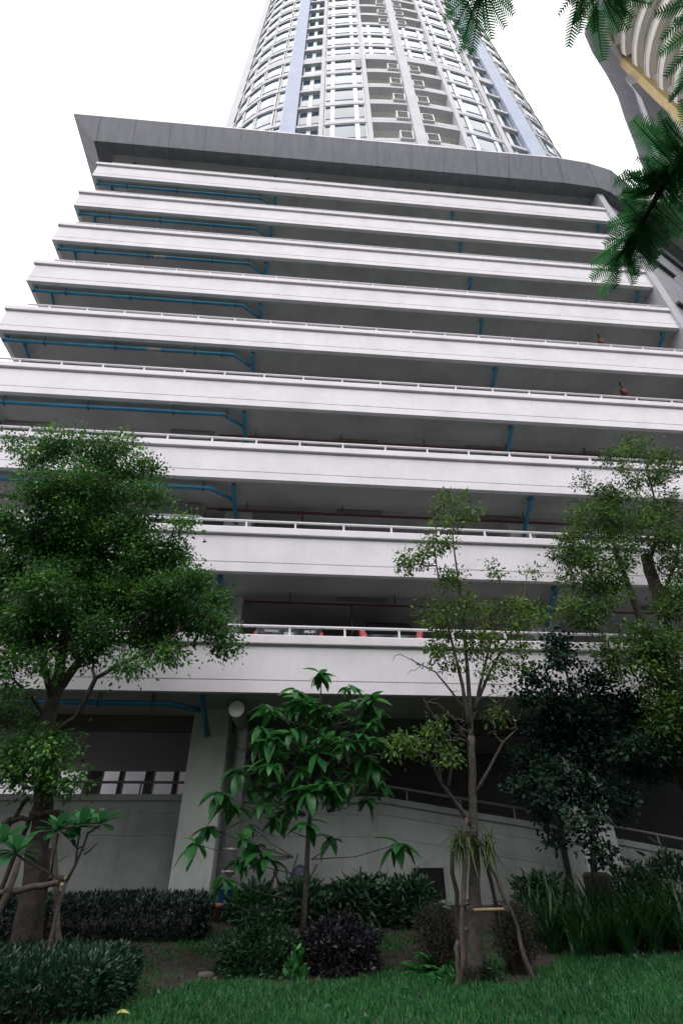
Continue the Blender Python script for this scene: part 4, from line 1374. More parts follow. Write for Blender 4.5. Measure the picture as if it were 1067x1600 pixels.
for b, t in (((1050, 255), (985, 185)), ((1062, 248), (1002, 196)), ((1040, 270), (957, 282)), ((1032, 290), (965, 303)), ((1030, 300), (975, 262)), ((1010, 330), (950, 345)), ((1005, 340), (946, 384)), ((992, 360), (935, 396)), ((985, 370), (920, 406)), ((975, 390), (918, 438)), ((970, 400), (935, 460)), ((965, 405), (962, 456)), ((975, 395), (997, 432)), ((990, 370), (1015, 415)), ((1000, 350), (1032, 402)), ((1015, 330), (1047, 372)), ((1030, 300), (1064, 352)), ((1040, 280), (1082, 330)), ((1050, 260), (1090, 290)), ((1020, 310), (985, 400)), ((1060, 240), (1020, 180)), ((1045, 265), (1000, 240)), ((1070, 225), (1035, 185)), ((1055, 250), (1050, 320)), ((1068, 235), (1075, 300)), ((1010, 330), (1000, 400)), ((1030, 295), (1010, 250)), ((1070, 220), (1100, 270)), ((1080, 210), (1060, 160)), ((985, 372), (950, 425)), ((1000, 350), (970, 330)), ((1020, 315), (1040, 345))):
    F_(b, t, 4.95)
for _ in range(46):
    t = random.random(); b = (1075 - 105 * t, 225 + 165 * t)
    a = random.uniform(.2, 5.2); l = random.uniform(45, 78)
    F_(b, (b[0] + math.cos(a) * l * .9, b[1] + math.sin(a) * l * .75 + 12), 4.95)
for b, t in (((745, -15), (690, 26)), ((748, -12), (712, 80)), ((750, -10), (738, 86)), ((755, -15), (768, 62)), ((760, -20), (800, 24)), ((757, -15), (786, 46)), ((740, -20), (694, 3)), ((750, -15), (725, 58)), ((752, -12), (755, 48)), ((765, -30), (805, 5)), ((745, -20), (705, 45))):
    F_(b, t, 5.6)
for b, t in (((900, -15), (872, 20)), ((905, -12), (884, 76)), ((910, -12), (905, 58)), ((930, 8), (939, 99)), ((935, 0), (915, 46)), ((940, -5), (966, 47)), ((950, -8), (990, 26)), ((955, -10), (1014, 14)), ((945, -5), (980, 44)), ((960, -14), (1002, -2)), ((930, -10), (893, 40)), ((925, -5), (930, 52)), ((915, -15), (900, 30)), ((960, -20), (975, 30)), ((970, -25), (1010, 5))):
    F_(b, t, 5.4)
for b, t in (((1082, 5), (1022, 22)), ((1085, 10), (1032, 58)), ((1085, 42), (1026, 88)), ((1088, 60), (1042, 122)), ((1082, 85), (1056, 140)), ((1085, -10), (1045, 8)), ((1080, 110), (1050, 165)), ((1078, 130), (1042, 152)), ((1090, 30), (1050, 30)), ((1085, 70), (1060, 95))):
    F_(b, t, 5.4)
nvis = len(fr)
# unseen crown outside the frame, made broad and dense to shade the garden
k = 0
while k < 1500:
    c = np.array([rng.uniform(-5, 9), rng.uniform(-8, 5.0), rng.uniform(6.0, 11)])
    if ((c[0] - 2) / 9) ** 2 + ((c[1] + 1.5) / 7) ** 2 > 1: continue
    w_ = c - np.array([0, 0, CAMZ]); zc_ = w_ @ _f
    if zc_ > 0:
        u_, v_ = 533.5 + F * (w_ @ CR) / zc_, 800 - F * (w_ @ CU) / zc_
        if -160 < u_ < 1230 and -190 < v_ < 1700: continue
    a = rng.uniform(0, 6.28)
    fr.append((c, c + np.array([math.cos(a) * .7, math.sin(a) * .7, -.15]))); k += 1
mb = MB(); Pq, Dq, Nq, Lq, Wq = [], [], [], [], []
cnts = np.zeros(len(fr), int)
for kf, (b, t) in enumerate(fr):
    vis = kf < nvis
    ax = t - b; Lf = np.linalg.norm(ax); ax /= Lf
    vw = unit(b - np.array([0, 0, CAMZ]))
    nrm = unit(np.array([0, 0, 1.0]) * .9 + vw * .35 + rng.normal(size=3) * .35)
    sd_ = unit(np.cross(ax, nrm)); nrm = np.cross(sd_, ax)
    pts = [b + ax * Lf * q - nrm * (.16 * Lf * q * q) for q in np.linspace(0, 1, 6)]
    mb.tube(pts, [.0042, .0038, .0034, .003, .0025, .0018], 4, cap=False)
    m_ = int(Lf / (.018 if vis else .03))
    for i in range(m_):
        q = .10 + .90 * i / m_
        c = b + ax * Lf * q - nrm * (.16 * Lf * q * q)
        l = Lf * (.25 * max(0, math.sin(math.pi * min(1, .12 + q * .84))) ** .55 + .015)
        for sg in (-1, 1):
            cnts[kf] += 1
            Pq.append(c); Dq.append(sd_ * sg + ax * .55 - nrm * .18); Nq.append(nrm + rng.normal(size=3) * .12); Lq.append(l * random.uniform(.9, 1.08)); Wq.append(.0115 if vis else .05)
mb.build('branch', M['leafF'], root)
leaves('crown', M['leafF'], Pq, Dq, Nq, np.array(Lq), np.array(Wq), T_BLADE, root, np.repeat(rng.beta(1.5, 2.5, len(fr)), cnts))

# ------------------------------------------------------------------ tree supports
def lash(mb, p, r=.035, axis=(0, 0, 1)):
    mb.lathe(p, [(r * .8, -.03), (r, -.025), (r, .025), (r * .8, .03)], 8, axis=axis)


def wobble(a, b, r0, r1, n=7, k=.016):
    a, b = np.array(a, float), np.array(b, float)
    pts = [a * (1 - t) + b * t + (rng.normal(size=3) * k if 0 < t < 1 else 0) for t in np.linspace(0, 1, n)]
    return pts, list(np.linspace(r0, r1, n) * (1 + rng.normal(size=n) * .06))


sup = empty('tree_support', (-4.3, 9.0, 0), 'rough wooden stakes and crossbars lashed round the bushy left tree', 'tree stakes')
def pole(parent, name, a, b, r0=.035, r1=.03, mat='stake'):
    mb = MB(); pts, rs = wobble(a, b, r0, r1, 7, .016 if mat == 'stake' else .002); mb.tube(pts, rs, 8)
    return mb.build(name, M[mat], parent, smooth=True)
gl = lambda p: np.array([p[0], p[1], float(gz(p[1])) - .03])
pole(sup, 'stake', gl(at(-14, 1455, 8.9)), at(32, 1335, 9.05), .05, .04)
pole(sup, 'stake', gl(at(108, 1480, 9.2)), at(86, 1296, 9.35), .045, .038)
pole(sup, 'stake', gl(at(74, 1440, 10.2)), at(78, 1325, 9.9), .045, .04)
pole(sup, 'stake', at(-20, 1345, 9.4), at(46, 1245, 9.45), .04, .035)
pole(sup, 'stake', gl(at(-30, 1450, 9.6)), at(60, 1250, 9.6), .04, .035)
pole(sup, 'crossbar', at(-8, 1398, 8.98), at(106, 1376, 9.18), .04, .038)
pole(sup, 'crossbar', at(4, 1287, 9.35), at(66, 1272, 9.4), .035, .03)
pole(sup, 'crossbar', at(48, 1270, 9.25), at(100, 1270, 9.3), .033, .03)
pole(sup, 'crossbar', at(70, 1374, 9.9), at(100, 1372, 9.25), .03, .028)
pole(sup, 'splint', at(96, 1386, 9.08), at(104, 1369, 9.12), .03, .012, 'bamboo')
mb = MB()
for p, ax in ((at(12, 1392, 9.0), (1, 0, .3)), (at(95, 1378, 9.16), (1, 0, .3)), (at(14, 1284, 9.35), (1, 0, .2)), (at(88, 1272, 9.3), (1, 0, 0))):
    mb = MB(); lash(mb, p, .06, ax)
    mb.build('lashing', M['rope'], sup)

sup2 = empty('tree_support', (2.5, 8.4, 0), 'tripod of weathered poles with a yellow bamboo bar round the slender tree', 'tree stakes')
top = at(737, 1285, 8.45)
for (fx, fy, fY), (tx, ty) in (((717, 1545, 8.2), (729, 1278)), ((838, 1540, 8.25), (742, 1300)), ((798, 1505, 9.1), (752, 1320)), ((722, 1500, 8.95), (706, 1330))):
    f0 = at(fx, fy, fY); f0[2] = float(gz(fY)) - .04
    if fx == 838:
        m_ = at(791, 1410, 8.3)
        mb = MB(); a_, r_ = wobble(f0, m_, .03, .028); b_, r2_ = wobble(m_, at(tx, ty, 8.4), .028, .026)
        mb.tube(a_ + b_[1:], r_ + r2_[1:], 8); mb.build('stake', M['stake'], sup2, smooth=True)
    else:
        pole(sup2, 'stake', f0, at(tx, ty, 8.42), .034, .028)
pole(sup2, 'stake', at(712, 1540, 8.25) * np.array([1, 1, 0]) + np.array([0, 0, -.02]), at(716, 1470, 8.3), .035, .03)
pole(sup2, 'bamboo_bar', at(731, 1422, 8.25), at(792, 1421, 8.25), .022, .02, 'bamboo')
pole(sup2, 'bamboo_bar', at(728, 1416, 8.75), at(795, 1416, 8.75), .018, .018, 'stake')
pole(sup2, 'bamboo_bar', at(724, 1414, 8.25), at(738, 1412, 8.7), .018, .018, 'stake')
for p, r_ in ((at(735, 1302, 8.43), .11), (at(733, 1420, 8.25), .05), (at(790, 1420, 8.27), .05)):
    mb = MB(); lash(mb, p, r_); mb.build('lashing', M['rope'], sup2)

# strap-leaved epiphytes tied to the slender tree
for (x, y, nl, lab) in ((718, 1312, 120, 'strap-leaved epiphyte hanging on the left of the slender tree trunk'), (760, 1318, 80, 'strap-leaved epiphyte hanging on the right of the slender tree trunk')):
    c = at(x, y, 8.35)
    e = empty('epiphyte', c, lab, 'plant')
    a = rng.uniform(0, 6.28, nl); el = rng.uniform(-.9, 1.2, nl)
    D = np.c_[np.cos(a) * np.cos(el), np.sin(a) * np.cos(el) - .2, np.sin(el)]
    L = rng.uniform(.16, .40, nl)
    leaves('foliage', M['leafO'], c + rng.normal(size=(nl, 3)) * .05, D, np.c_[-D[:, :2] * .3, np.ones(nl)], L, .013, T_STRAP, e)
    mb = MB(); mb.lathe(c - (0, 0, .1), [(.02, 0), (.04, .05), (.035, .10), (.01, .13)], 8); mb.build('root_clump', M['stump'], e)
    nl2 = 14
    D = np.c_[rng.normal(size=(nl2, 2)) * .35, -np.ones(nl2)]
    leaves('root', M['leafO'], c + np.c_[rng.normal(size=(nl2, 2)) * .06, np.zeros(nl2)], D, rdir(nl2), rng.uniform(.3, .65, nl2), .010, T_BLADE, e)


# ------------------------------------------------------------------ hedges, shrubs, clumps
def stems(parent, pts, base, r=.008, mat='stake'):
    mb = MB()
    for p in pts:
        b = np.array(base) + (np.array(p) - base) * np.array([.35, .35, 0]); b[2] = base[2] - .02
        m_ = (b + p) / 2 + rng.normal(size=3) * .03
        mb.tube([b, m_, p], [r, r * .8, r * .4], 5, cap=False)
    mb.build('stem', M[mat], parent)


def hedge(label, x0, x1, y0, y1, h, n, mat, L, W, tpl=T_SIMPLE, up=.5, name='hedge', cat='hedge', round_=.12):
    base = ((x0 + x1) / 2, (y0 + y1) / 2, float(gz((y0 + y1) / 2)))
    e = empty(name, base, label, cat)
    u = rng.uniform(size=(n, 3))
    # push most of the leaves to the faces
    face = rng.integers(0, 5, n); inn = rng.uniform(0, 1, n) ** 2.2 * .22
    x = x0 + (x1 - x0) * u[:, 0]; y = y0 + (y1 - y0) * u[:, 1]; z = h * u[:, 2]
    x = np.where(face == 0, x0 + inn, np.where(face == 1, x1 - inn, x)); y = np.where(face == 2, y0 + inn, y)
    tp = face >= 3
    z = np.where(tp, h - inn, z)
    edge = np.minimum(np.minimum(x - x0, x1 - x), y - y0)
    z = z - np.clip(round_ - edge, 0, 1) * (z / h) * .6 + wave(x * 1.5, y * 1.5) * .04 * (z / h)
    bulge = np.sin(np.clip(z / h, 0, 1) * math.pi) * .06
    y = y - bulge * (face == 2); x = x + bulge * (face == 1)
    P_ = np.c_[x, y, z + gz(y)]
    out_ = np.c_[(face == 1) * 1.0 - (face == 0) * 1.0, (face == 2) * -1.0, np.where(tp, 1.0, .1)]
    D = unit(out_ * .7 + rng.normal(size=(n, 3)) * .6 + np.array([0, 0, up]))
    s_ = rng.uniform(.7, 1.25, n)
    leaves('foliage', mat, P_, D, rdir(n, .9), L * s_, W * s_, tpl, e)
    k = 40
    pts = np.c_[rng.uniform(x0 + .08, x1 - .08, k), rng.uniform(y0 + .08, y1 - .08, k), rng.uniform(.6, .95, k) * h]
    mb = MB()
    for p in pts:
        g_ = float(gz(p[1]))
        for _ in range(3):
            q = np.array([p[0], p[1], g_ + p[2]]) + rng.normal(size=3) * np.array([.1, .1, .02])
            mb.tube([(p[0], p[1], g_ - .03), ((p[0] + q[0]) / 2 + .02, (p[1] + q[1]) / 2, g_ + p[2] * .5), q], [.009, .007, .003], 5, cap=False)
    mb.build('stem', M['stake'], e)
    return e


hedge('clipped glossy green hedge in the left foreground corner', -5.6, -1.85, 7.1, 8.5, .44, 22000, M['leafH'], .085, .027, name='hedge', up=.7)
hedge('long low dark hedge against the wall between the bushy tree and the column', -6.5, -1.42, 10.95, 11.75, .50, 20000, M['leafHd'], .085, .032, up=.3)


def shrub(label, x, y, Y, rx, ry, h, n, mat, L, W, tpl=T_SIMPLE, up=.2, name='shrub', cat='shrub', droop=0, shell=.75, ns=16, group=None, lift=0):
    c = at(x, y, Y); c[2] = float(gz(Y))
    e = empty(name, c, label, cat, group)
    d = unit(rng.normal(size=(n, 3))); d[:, 2] = np.abs(d[:, 2]) if not lift else d[:, 2]
    q = shell * rng.uniform(.8, 1.03, n) + (1 - shell) * rng.uniform(0, 1, n)
    lump = 1 + .16 * np.sin(d[:, 0] * 7 + x) * np.cos(d[:, 1] * 6 + y) + .1 * np.sin(d[:, 2] * 11 + x)
    P_ = c + d * (q * lump)[:, None] * np.array([rx, ry, h]) + np.array([0, 0, lift])
    D = unit(d * .7 + rng.normal(size=(n, 3)) * .55 + np.array([0, 0, up - droop]))
    s_ = rng.uniform(.65, 1.25, n)
    leaves('foliage', mat, P_, D, rdir(n, 1.0), L * s_, W * s_, tpl, e)
    stems(e, P_[rng.integers(0, n, ns)], c)
    return e


shrub('feathery mid-green shrub left of the purple bush', 405, 1522, 9.45, .62, .55, .62, 7500, M['leafG'], .075, .022, T_SIMPLE, .35)
shrub('dark purple-leaved mounded bush at the lawn edge', 530, 1525, 9.45, .62, .55, .58, 6500, M['leafPu'], .085, .026, T_SIMPLE, .1, shell=.85)
shrub('small bright green seedling plant in front of the purple bush', 462, 1540, 8.98, .16, .14, .34, 170, M['leafB'], .09, .035, T_ROUND, .6, name='seedling', cat='plant', shell=.4, ns=6)
for i, (x, Y, rx, h, n, lab) in enumerate((
        (392, 12.2, .55, .55, 900, 'dark leafy ground-cover shrub beside the stacked buckets'),
        (470, 12.0, .6, .62, 1200, 'dark leafy ground-cover shrub behind the broad-leaved tree stem'),
        (560, 11.9, .7, .74, 1700, 'dark leafy ground-cover shrub below the middle of the ramp wall'),
        (640, 11.8, .65, .70, 1500, 'dark leafy ground-cover shrub below the black vent opening'),
        (855, 12.2, .6, .72, 1300, 'dark leafy shrub between the twiggy shrub and the root ball'),
        (1010, 12.4, .7, .72, 1300, 'dark leafy shrub behind the lilies at the right wall'),
        (1075, 11.6, .5, 1.25, 900, 'taller dark leafy shrub at the right frame edge'))):
    shrub(lab, x, 1450, Y, rx, .5, h, n, M['leafG'], .17, .045, T_BROAD if i != 6 else T_SIMPLE, .15, group=None, shell=.7)
shrub('low ground-cover plant at the foot of the bushy left tree', 70, 1470, 10.0, .8, .35, .2, 1100, M['leafH'], .06, .025, T_ROUND, .5, name='ground_cover', cat='plant')
shrub('second low ground-cover plant left of the first stake', 10, 1470, 9.6, .5, .35, .22, 700, M['leafH'], .06, .025, T_ROUND, .5, name='ground_cover', cat='plant')
for x, Y, lab in ((686, 8.95, 'brownish twiggy fine-leaved shrub left of the pole tripod'), (810, 9.0, 'brownish twiggy fine-leaved shrub right of the pole tripod')):
    e = shrub(lab, x, 1500, Y, .34, .30, .42, 7500, M['leafT'], .034, .013, T_SIMPLE, .1, shell=.35, ns=60, lift=.42)
# fern by the tripod
def fern(label, x, y, Y, n, L, mat, name='fern', el0=.25, el1=1.1):
    c = at(x, y, Y); c[2] = float(gz(Y))
    e = empty(name, c, label, 'fern')
    Pq, Dq, Nq, Lq = [], [], [], []
    mb = MB()
    for i in range(n):
        a = rng.uniform(0, 6.28); el = rng.uniform(el0, el1); l = L * rng.uniform(.6, 1.1)
        h = np.array([math.cos(a), math.sin(a), 0]); pts = []
        for q in np.linspace(0, 1, 9):
            pts.append(c + h * (math.cos(el) * l * q) + np.array([0, 0, math.sin(el) * l * q - .42 * l * q * q]))
        mb.tube(pts, list(np.linspace(.006, .002, 9)), 4, cap=False)
        s_ = np.cross(h, [0, 0, 1.0])
        for j in range(26):
            q = .12 + .86 * j / 26
            p = np.array([np.interp(q, np.linspace(0, 1, 9), [w[t] for w in pts]) for t in range(3)])
            for sg in (-1, 1):
                Pq.append(p); Dq.append(s_ * sg + h * .45 + np.array([0, 0, -.15])); Nq.append((rng.normal() * .2, rng.normal() * .2, 1)); Lq.append(l * .20 * math.sin(math.pi * (.12 + .85 * (1 - q) * .95)) + .01)
    mb.build('stem', mat, e)
    leaves('frond', mat, Pq, Dq, Nq, np.array(Lq), .022, T_SIMPLE, e)
fern('bright green fern clump left of the pole tripod', 672, 1500, 9.0, 34, .62, M['leafB'])
fern('small fern at the foot of the wall left of the root ball', 838, 1440, 11.5, 16, .7, M['leafG'])
fern('small fern in front of the wall right of the root ball', 985, 1440, 11.7, 18, .75, M['leafG'])
# plants under the slender tree
shrub('low green seedling patch under the slender tree', 755, 1530, 8.55, .28, .2, .22, 420, M['leafG'], .06, .028, T_ROUND, .5, name='seedling', cat='plant', shell=.4)
shrub('tiny reddish-stemmed plant beside the tripod foot', 742, 1545, 8.35, .12, .1, .16, 120, M['leafT'], .06, .012, T_SIMPLE, .4, name='seedling', cat='plant', shell=.4)
shrub('small leafy plant at the right edge of the lawn path', 700, 1540, 8.6, .14, .12, .16, 130, M['leafB'], .05, .026, T_ROUND, .5, name='seedling', cat='plant', shell=.4)

# lilies
lil = [(862, 10.0, .85, 26), (890, 10.35, .95, 28), (915, 10.0, .80, 24), (945, 10.3, 1.05, 30), (968, 9.95, .85, 26), (995, 10.2, 1.0, 30), (1022, 9.85, .9, 26), (1048, 10.1, 1.05, 28), (1075, 9.8, .95, 26), (1100, 10.2, 1.0, 24), (840, 10.6, .75, 20), (905, 9.7, .75, 22), (935, 9.75, .8, 24), (982, 9.7, .7, 22)]
where = ['first from the left in the lily bed', 'just left of the wrapped root ball', 'directly in front of the wrapped root ball', 'just right of the wrapped root ball', 'second one right of the root ball', 'tall, middle of the right-hand lily bed', 'low, right-hand front of the lily bed', 'tall, near the right frame edge', 'cut by the right frame edge at the front', 'behind the one cut by the right frame edge', 'short, behind the first of the bed', 'low, front left of the wrapped root ball', 'low, front right of the wrapped root ball', 'low, front middle of the bed beside the lawn']
for (x, Y, h, n), w_ in zip(lil, where):
    n = int(n * 1.5)
    c = at(x, 1480, Y); c[2] = float(gz(Y)) - .02
    e = empty('lily_clump', c, 'strap-leaved lily clump, ' + w_, 'lily', 'strap-leaved lily clumps in the right bed')
    a = rng.uniform(0, 6.28, n); el = rng.uniform(.95, 1.52, n)
    D = np.c_[np.cos(a) * np.cos(el), np.sin(a) * np.cos(el), np.sin(el)]
    L = 1.12 * h * rng.uniform(.55, 1.08, n)
    leaves('foliage', M['leafL'], c + np.c_[rng.normal(size=(n, 2)) * .05, np.zeros(n)], D, np.c_[-D[:, :2], np.full(n, .25)], L, rng.uniform(.035, .058, n), T_LILY, e)

# grass
def blades(n, xr, yr, dens):
    x = rng.uniform(*xr, n); y = rng.uniform(*yr, n)
    keep = rng.uniform(size=n) < dens(x, y)
    return x[keep], y[keep]
x1, y1 = blades(150000, (-4.2, 6.8), (5.9, 10.2), lambda x, y: np.clip(lawn_mask(x, y) * 2.6 + .3 + wave(x, y, 2) * .45, 0, .97) * np.clip(1.1 + wave(x + 7, y + 2, .9) * .55, .35, 1))
x2, y2 = blades(80000, (-3.2, 5.5), (7.2, 11.6), lambda x, y: np.clip(.62 + wave(x + 5, y, 1.2) * 1.1, .15, .95) * ((lawn_mask(x, y) < .1)) * np.where(x > 1.3, np.clip(1.6 - np.abs(y - 10), 0, 1) * np.clip((4 - x) * 1, 0, 1), np.clip(1.7 - np.abs(x + 1.6), 0, 1)))
x_, y_ = np.r_[x1, x2], np.r_[y1, y2]
n = len(x_)
P_ = np.c_[x_, y_, gz(y_) - .006]
el = rng.uniform(.55, 1.5, n); a = rng.uniform(0, 6.28, n)
D = np.c_[np.cos(a) * np.cos(el), np.sin(a) * np.cos(el), np.sin(el)]
hh = np.r_[rng.uniform(.045, .105, len(x1)), rng.uniform(.025, .07, len(x2))] * (1 + .25 * wave(x_, y_, 1.7))
tint = np.clip(rng.beta(2, 2.4, n) + .18 * wave(x_ + 1, y_, .8), 0, 1) * .66
tint = np.where(rng.uniform(size=n) < .05 + .05 * (wave(x_, y_ + 4, 1.3) > .35), rng.uniform(.8, 1, n), tint)
o = leaves('lawn_grass', M['grass'], P_, D, np.c_[-D[:, :2], np.full(n, .3)], hh, rng.uniform(.007, .011, n), T_BLADE, None, tint)
tag(o, 'short bright green lawn grass across the foreground', 'grass', kind='stuff')
# weeds among the turf
n = 3800
x_ = rng.uniform(-3.0, 6.3, n); y_ = rng.uniform(6.4, 11.4, n); kp = wave(x_ + 2, y_ - 1, 1.1) + rng.normal(size=n) * .25 > .28; x_, y_ = x_[kp], y_[kp]; n = len(x_)
D = np.c_[rng.normal(size=(n, 2)), rng.uniform(.1, .9, n)]
o = leaves('ground_weeds', M['leafG'], np.c_[x_, y_, gz(y_) + rng.uniform(.01, .05, n)], D, np.c_[rng.normal(size=(n, 2)) * .3, np.ones(n)], rng.uniform(.03, .07, n), rng.uniform(.018, .035, n), T_ROUND)
tag(o, 'low broad-leaved weeds growing through turf and soil', 'weeds', kind='stuff')
# litter on the soil
n = 900
x_ = rng.uniform(-3.5, 6.5, n); y_ = rng.uniform(7, 12.5, n); kp = lawn_mask(x_, y_) < .15; x_, y_ = x_[kp], y_[kp]; n = len(x_)
D = np.c_[rng.normal(size=(n, 2)), rng.normal(size=n) * .2]
o = leaves('leaf_litter', surf('dry_leaf', (.13, .085, .05), .9, .3, 30), np.c_[x_, y_, gz(y_) + .02], D, np.c_[rng.normal(size=(n, 2)) * .3, np.ones(n)], rng.uniform(.03, .08, n), rng.uniform(.012, .03, n), T_SIMPLE)
tag(o, 'dry leaf litter scattered on the bare soil', 'leaf litter', kind='stuff')
c = at(181, 1592, 7.15); c[2] = .05
o = leaves('fallen_leaf', surf('yellow_leaf', (.55, .50, .14), .6, .1, 20), [c], [(1, .3, .25)], [(-.2, -.3, 1)], .13, .07, T_BROAD)
tag(o, 'single yellow fallen leaf at the bottom left of the lawn', 'fallen leaf')
for i, (x, y, Y, s_, lab) in enumerate(((323, 1512, 9.2, .13, 'flat grey stone at the edge of the soil path'), (928, 1490, 9.6, .06, 'small pale pebble in front of the lilies'), (860, 1463, 10.1, .09, 'short cut bamboo log lying beside the lily bed'))):
    c = at(x, y, Y); c[2] = float(gz(Y)) + .02
    mb = MB()
    if i == 2:
        pts, rs = wobble(c + (-.12, 0, .01), c + (.14, .03, .015), .022, .02, 4, .004); mb.tube(pts, rs, 8); o = mb.build('bamboo_log', M['bamboo'], None, smooth=True)
    else:
        k = 9
        rings = []
        for z, r in ((-.5, .8), (-.1, 1.0), (.3, .8), (.45, .3)):
            rings.append([c + np.array([math.cos(q * 6.283 / k) * s_ * r * (1 + .15 * math.sin(q * 2.3 + i)), math.sin(q * 6.283 / k) * s_ * .7 * r * (1 + .12 * math.cos(q * 1.7)), z * s_ * .6]) for q in range(k)])
        mb.loft(rings); o = mb.build('stone', surf('stone', (.11, .10, .09), .9, .2, 12, bump=.5), None, smooth=True)
    tag(o, lab, 'stone' if i != 2 else 'log')

# ------------------------------------------------------------------ things left by the column
def pail(label, c, r, h, mat, name='bucket', cat='bucket', lid=None):
    e = empty(name, c, label, cat)
    mb = MB()
    mb.lathe(c, [(r * .80, 0), (r * .84, h * .04), (r * .96, h * .86), (r * 1.04, h * .87), (r * 1.06, h * .92), (r * 1.0, h * .93), (r * 1.03, h), (r * .96, h), (r * .93, h * .95), (r * .78, h * .08)], 22)
    mb.build('shell', mat, e, smooth=True)
    mb = MB()
    an = np.linspace(0, math.pi, 11)
    mb.tube([np.array(c) + (math.cos(q) * r * 1.04, -.25 * r * math.sin(q) - .01, h * .88 - math.sin(q) * h * .35) for q in an], .005, 5)
    mb.build('handle', M['darkmetal'], e)
    return e
g13 = float(gz(13.0))
pail('blue plastic drum standing beside the left ground column', (-1.27, 13.0, g13), .16, .44, surf('blue_plastic', (.02, .12, .30), .4, .15, 6), 'drum', 'drum')
pail('dirty white paint bucket standing on top of the blue drum', (-1.27, 13.0, g13 + .445), .125, .26, surf('dirty_white_plastic', (.42, .38, .36), .55, .25, 8))
gp = float(gz(12.15))
e = empty('flower_pot', (-1.33, 12.15, gp), 'empty terracotta flower pot at the foot of the left ground column', 'flower pot')
mb = MB(); mb.lathe((-1.33, 12.15, gp), [(.085, 0), (.115, .20), (.13, .205), (.135, .26), (.118, .262), (.10, .22), (.08, .05)], 20); mb.build('pot', surf('terracotta', (.26, .115, .075), .85, .2, 9), e, smooth=True)
mb = MB(); mb.lathe((-1.33, 12.15, gp + .19), [(.10, 0), (.105, .01)], 16); mb.build('potting_soil', M['stump'], e)
c = at(429, 1385, 13.6); c[2] = .43
mb = MB(); rings = []
for z, r in ((0, .17), (.08, .22), (.25, .215), (.42, .16), (.52, .08), (.60, .035), (.66, .05), (.70, .02)):
    rings.append([c + np.array([math.cos(q * .3491) * r * (1 + .12 * math.sin(q * 2.1 + z * 9)), math.sin(q * .3491) * r * .8 * (1 + .1 * math.cos(q * 3.3)), z]) for q in range(18)])
mb.loft(rings); o = mb.build('rubbish_bag', surf('black_bag', (.006, .006, .007), .35, .1, 9, bump=.4, bscale=14), None, smooth=True)
tag(o, 'tied black rubbish bag standing against the ramp wall', 'rubbish bag')
c = at(450, 1385, 13.75); c[2] = .43
e = empty('wheelbarrow', c, 'old blue wheelbarrow tipped up on its nose against the ramp wall', 'wheelbarrow')
ux = np.array([.42, .12, .90]); ux /= np.linalg.norm(ux); uy = np.array([.0, 1, -.15]); uy -= ux * (uy @ ux); uy /= np.linalg.norm(uy); uz = np.cross(ux, uy)
rings = []
for t, s_ in ((0, .45), (.06, .8), (.3, 1), (.6, 1), (.72, .85), (.78, .5)):
    rings.append([c + ux * (t + .05) + uz * (a_ * .20 * s_) + uy * (b_ * .10 * s_) for a_, b_ in ((-1, -.2), (-.8, -.9), (0, -1.1), (.8, -.9), (1, -.2), (.9, .4), (-.9, .4))])
mb = MB(); mb.loft(rings); mb.build('tray', surf('faded_blue', (.045, .075, .12), .6, .25, 7), e, smooth=True)
mb = MB()
for s_ in (-1, 1):
    mb.tube([c + uz * .16 * s_ + uy * .12 + ux * .02, c + uz * .2 * s_ + uy * .16 + ux * .55, c + uz * .24 * s_ + uy * .12 + ux * 1.0], .015, 6)
mb.build('frame', M['darkmetal'], e)
mb = MB(); mb.lathe(c + uz * .34 + ux * .10 - uz * .02, [(.05, -.04), (.15, -.035), (.17, 0), (.15, .035), (.05, .04)], 18, axis=(0, 1, .1)); mb.build('wheel', surf('rubber', (.012, .012, .012), .8), e, smooth=True)

# ------------------------------------------------------------------ parked cars
M['cglass'] = surf('car_glass', (.008, .010, .012), .06, .02, 2, spec=.8)
M['tail'] = surf('tail_light', (.55, .03, .035), .15, .05, 5, spec=.7)
M['tailw'] = surf('tail_clear', (.62, .45, .45), .15, .05, 5, spec=.7)
M['tyre'] = surf('tyre', (.012, .012, .013), .85)
M['chrome'] = surf('chrome', (.62, .62, .64), .15, .03, 3, metal=1)
M['plate'] = surf('number_plate', (.72, .72, .70), .4)
M['letter'] = surf('badge_white', (.80, .80, .82), .35)


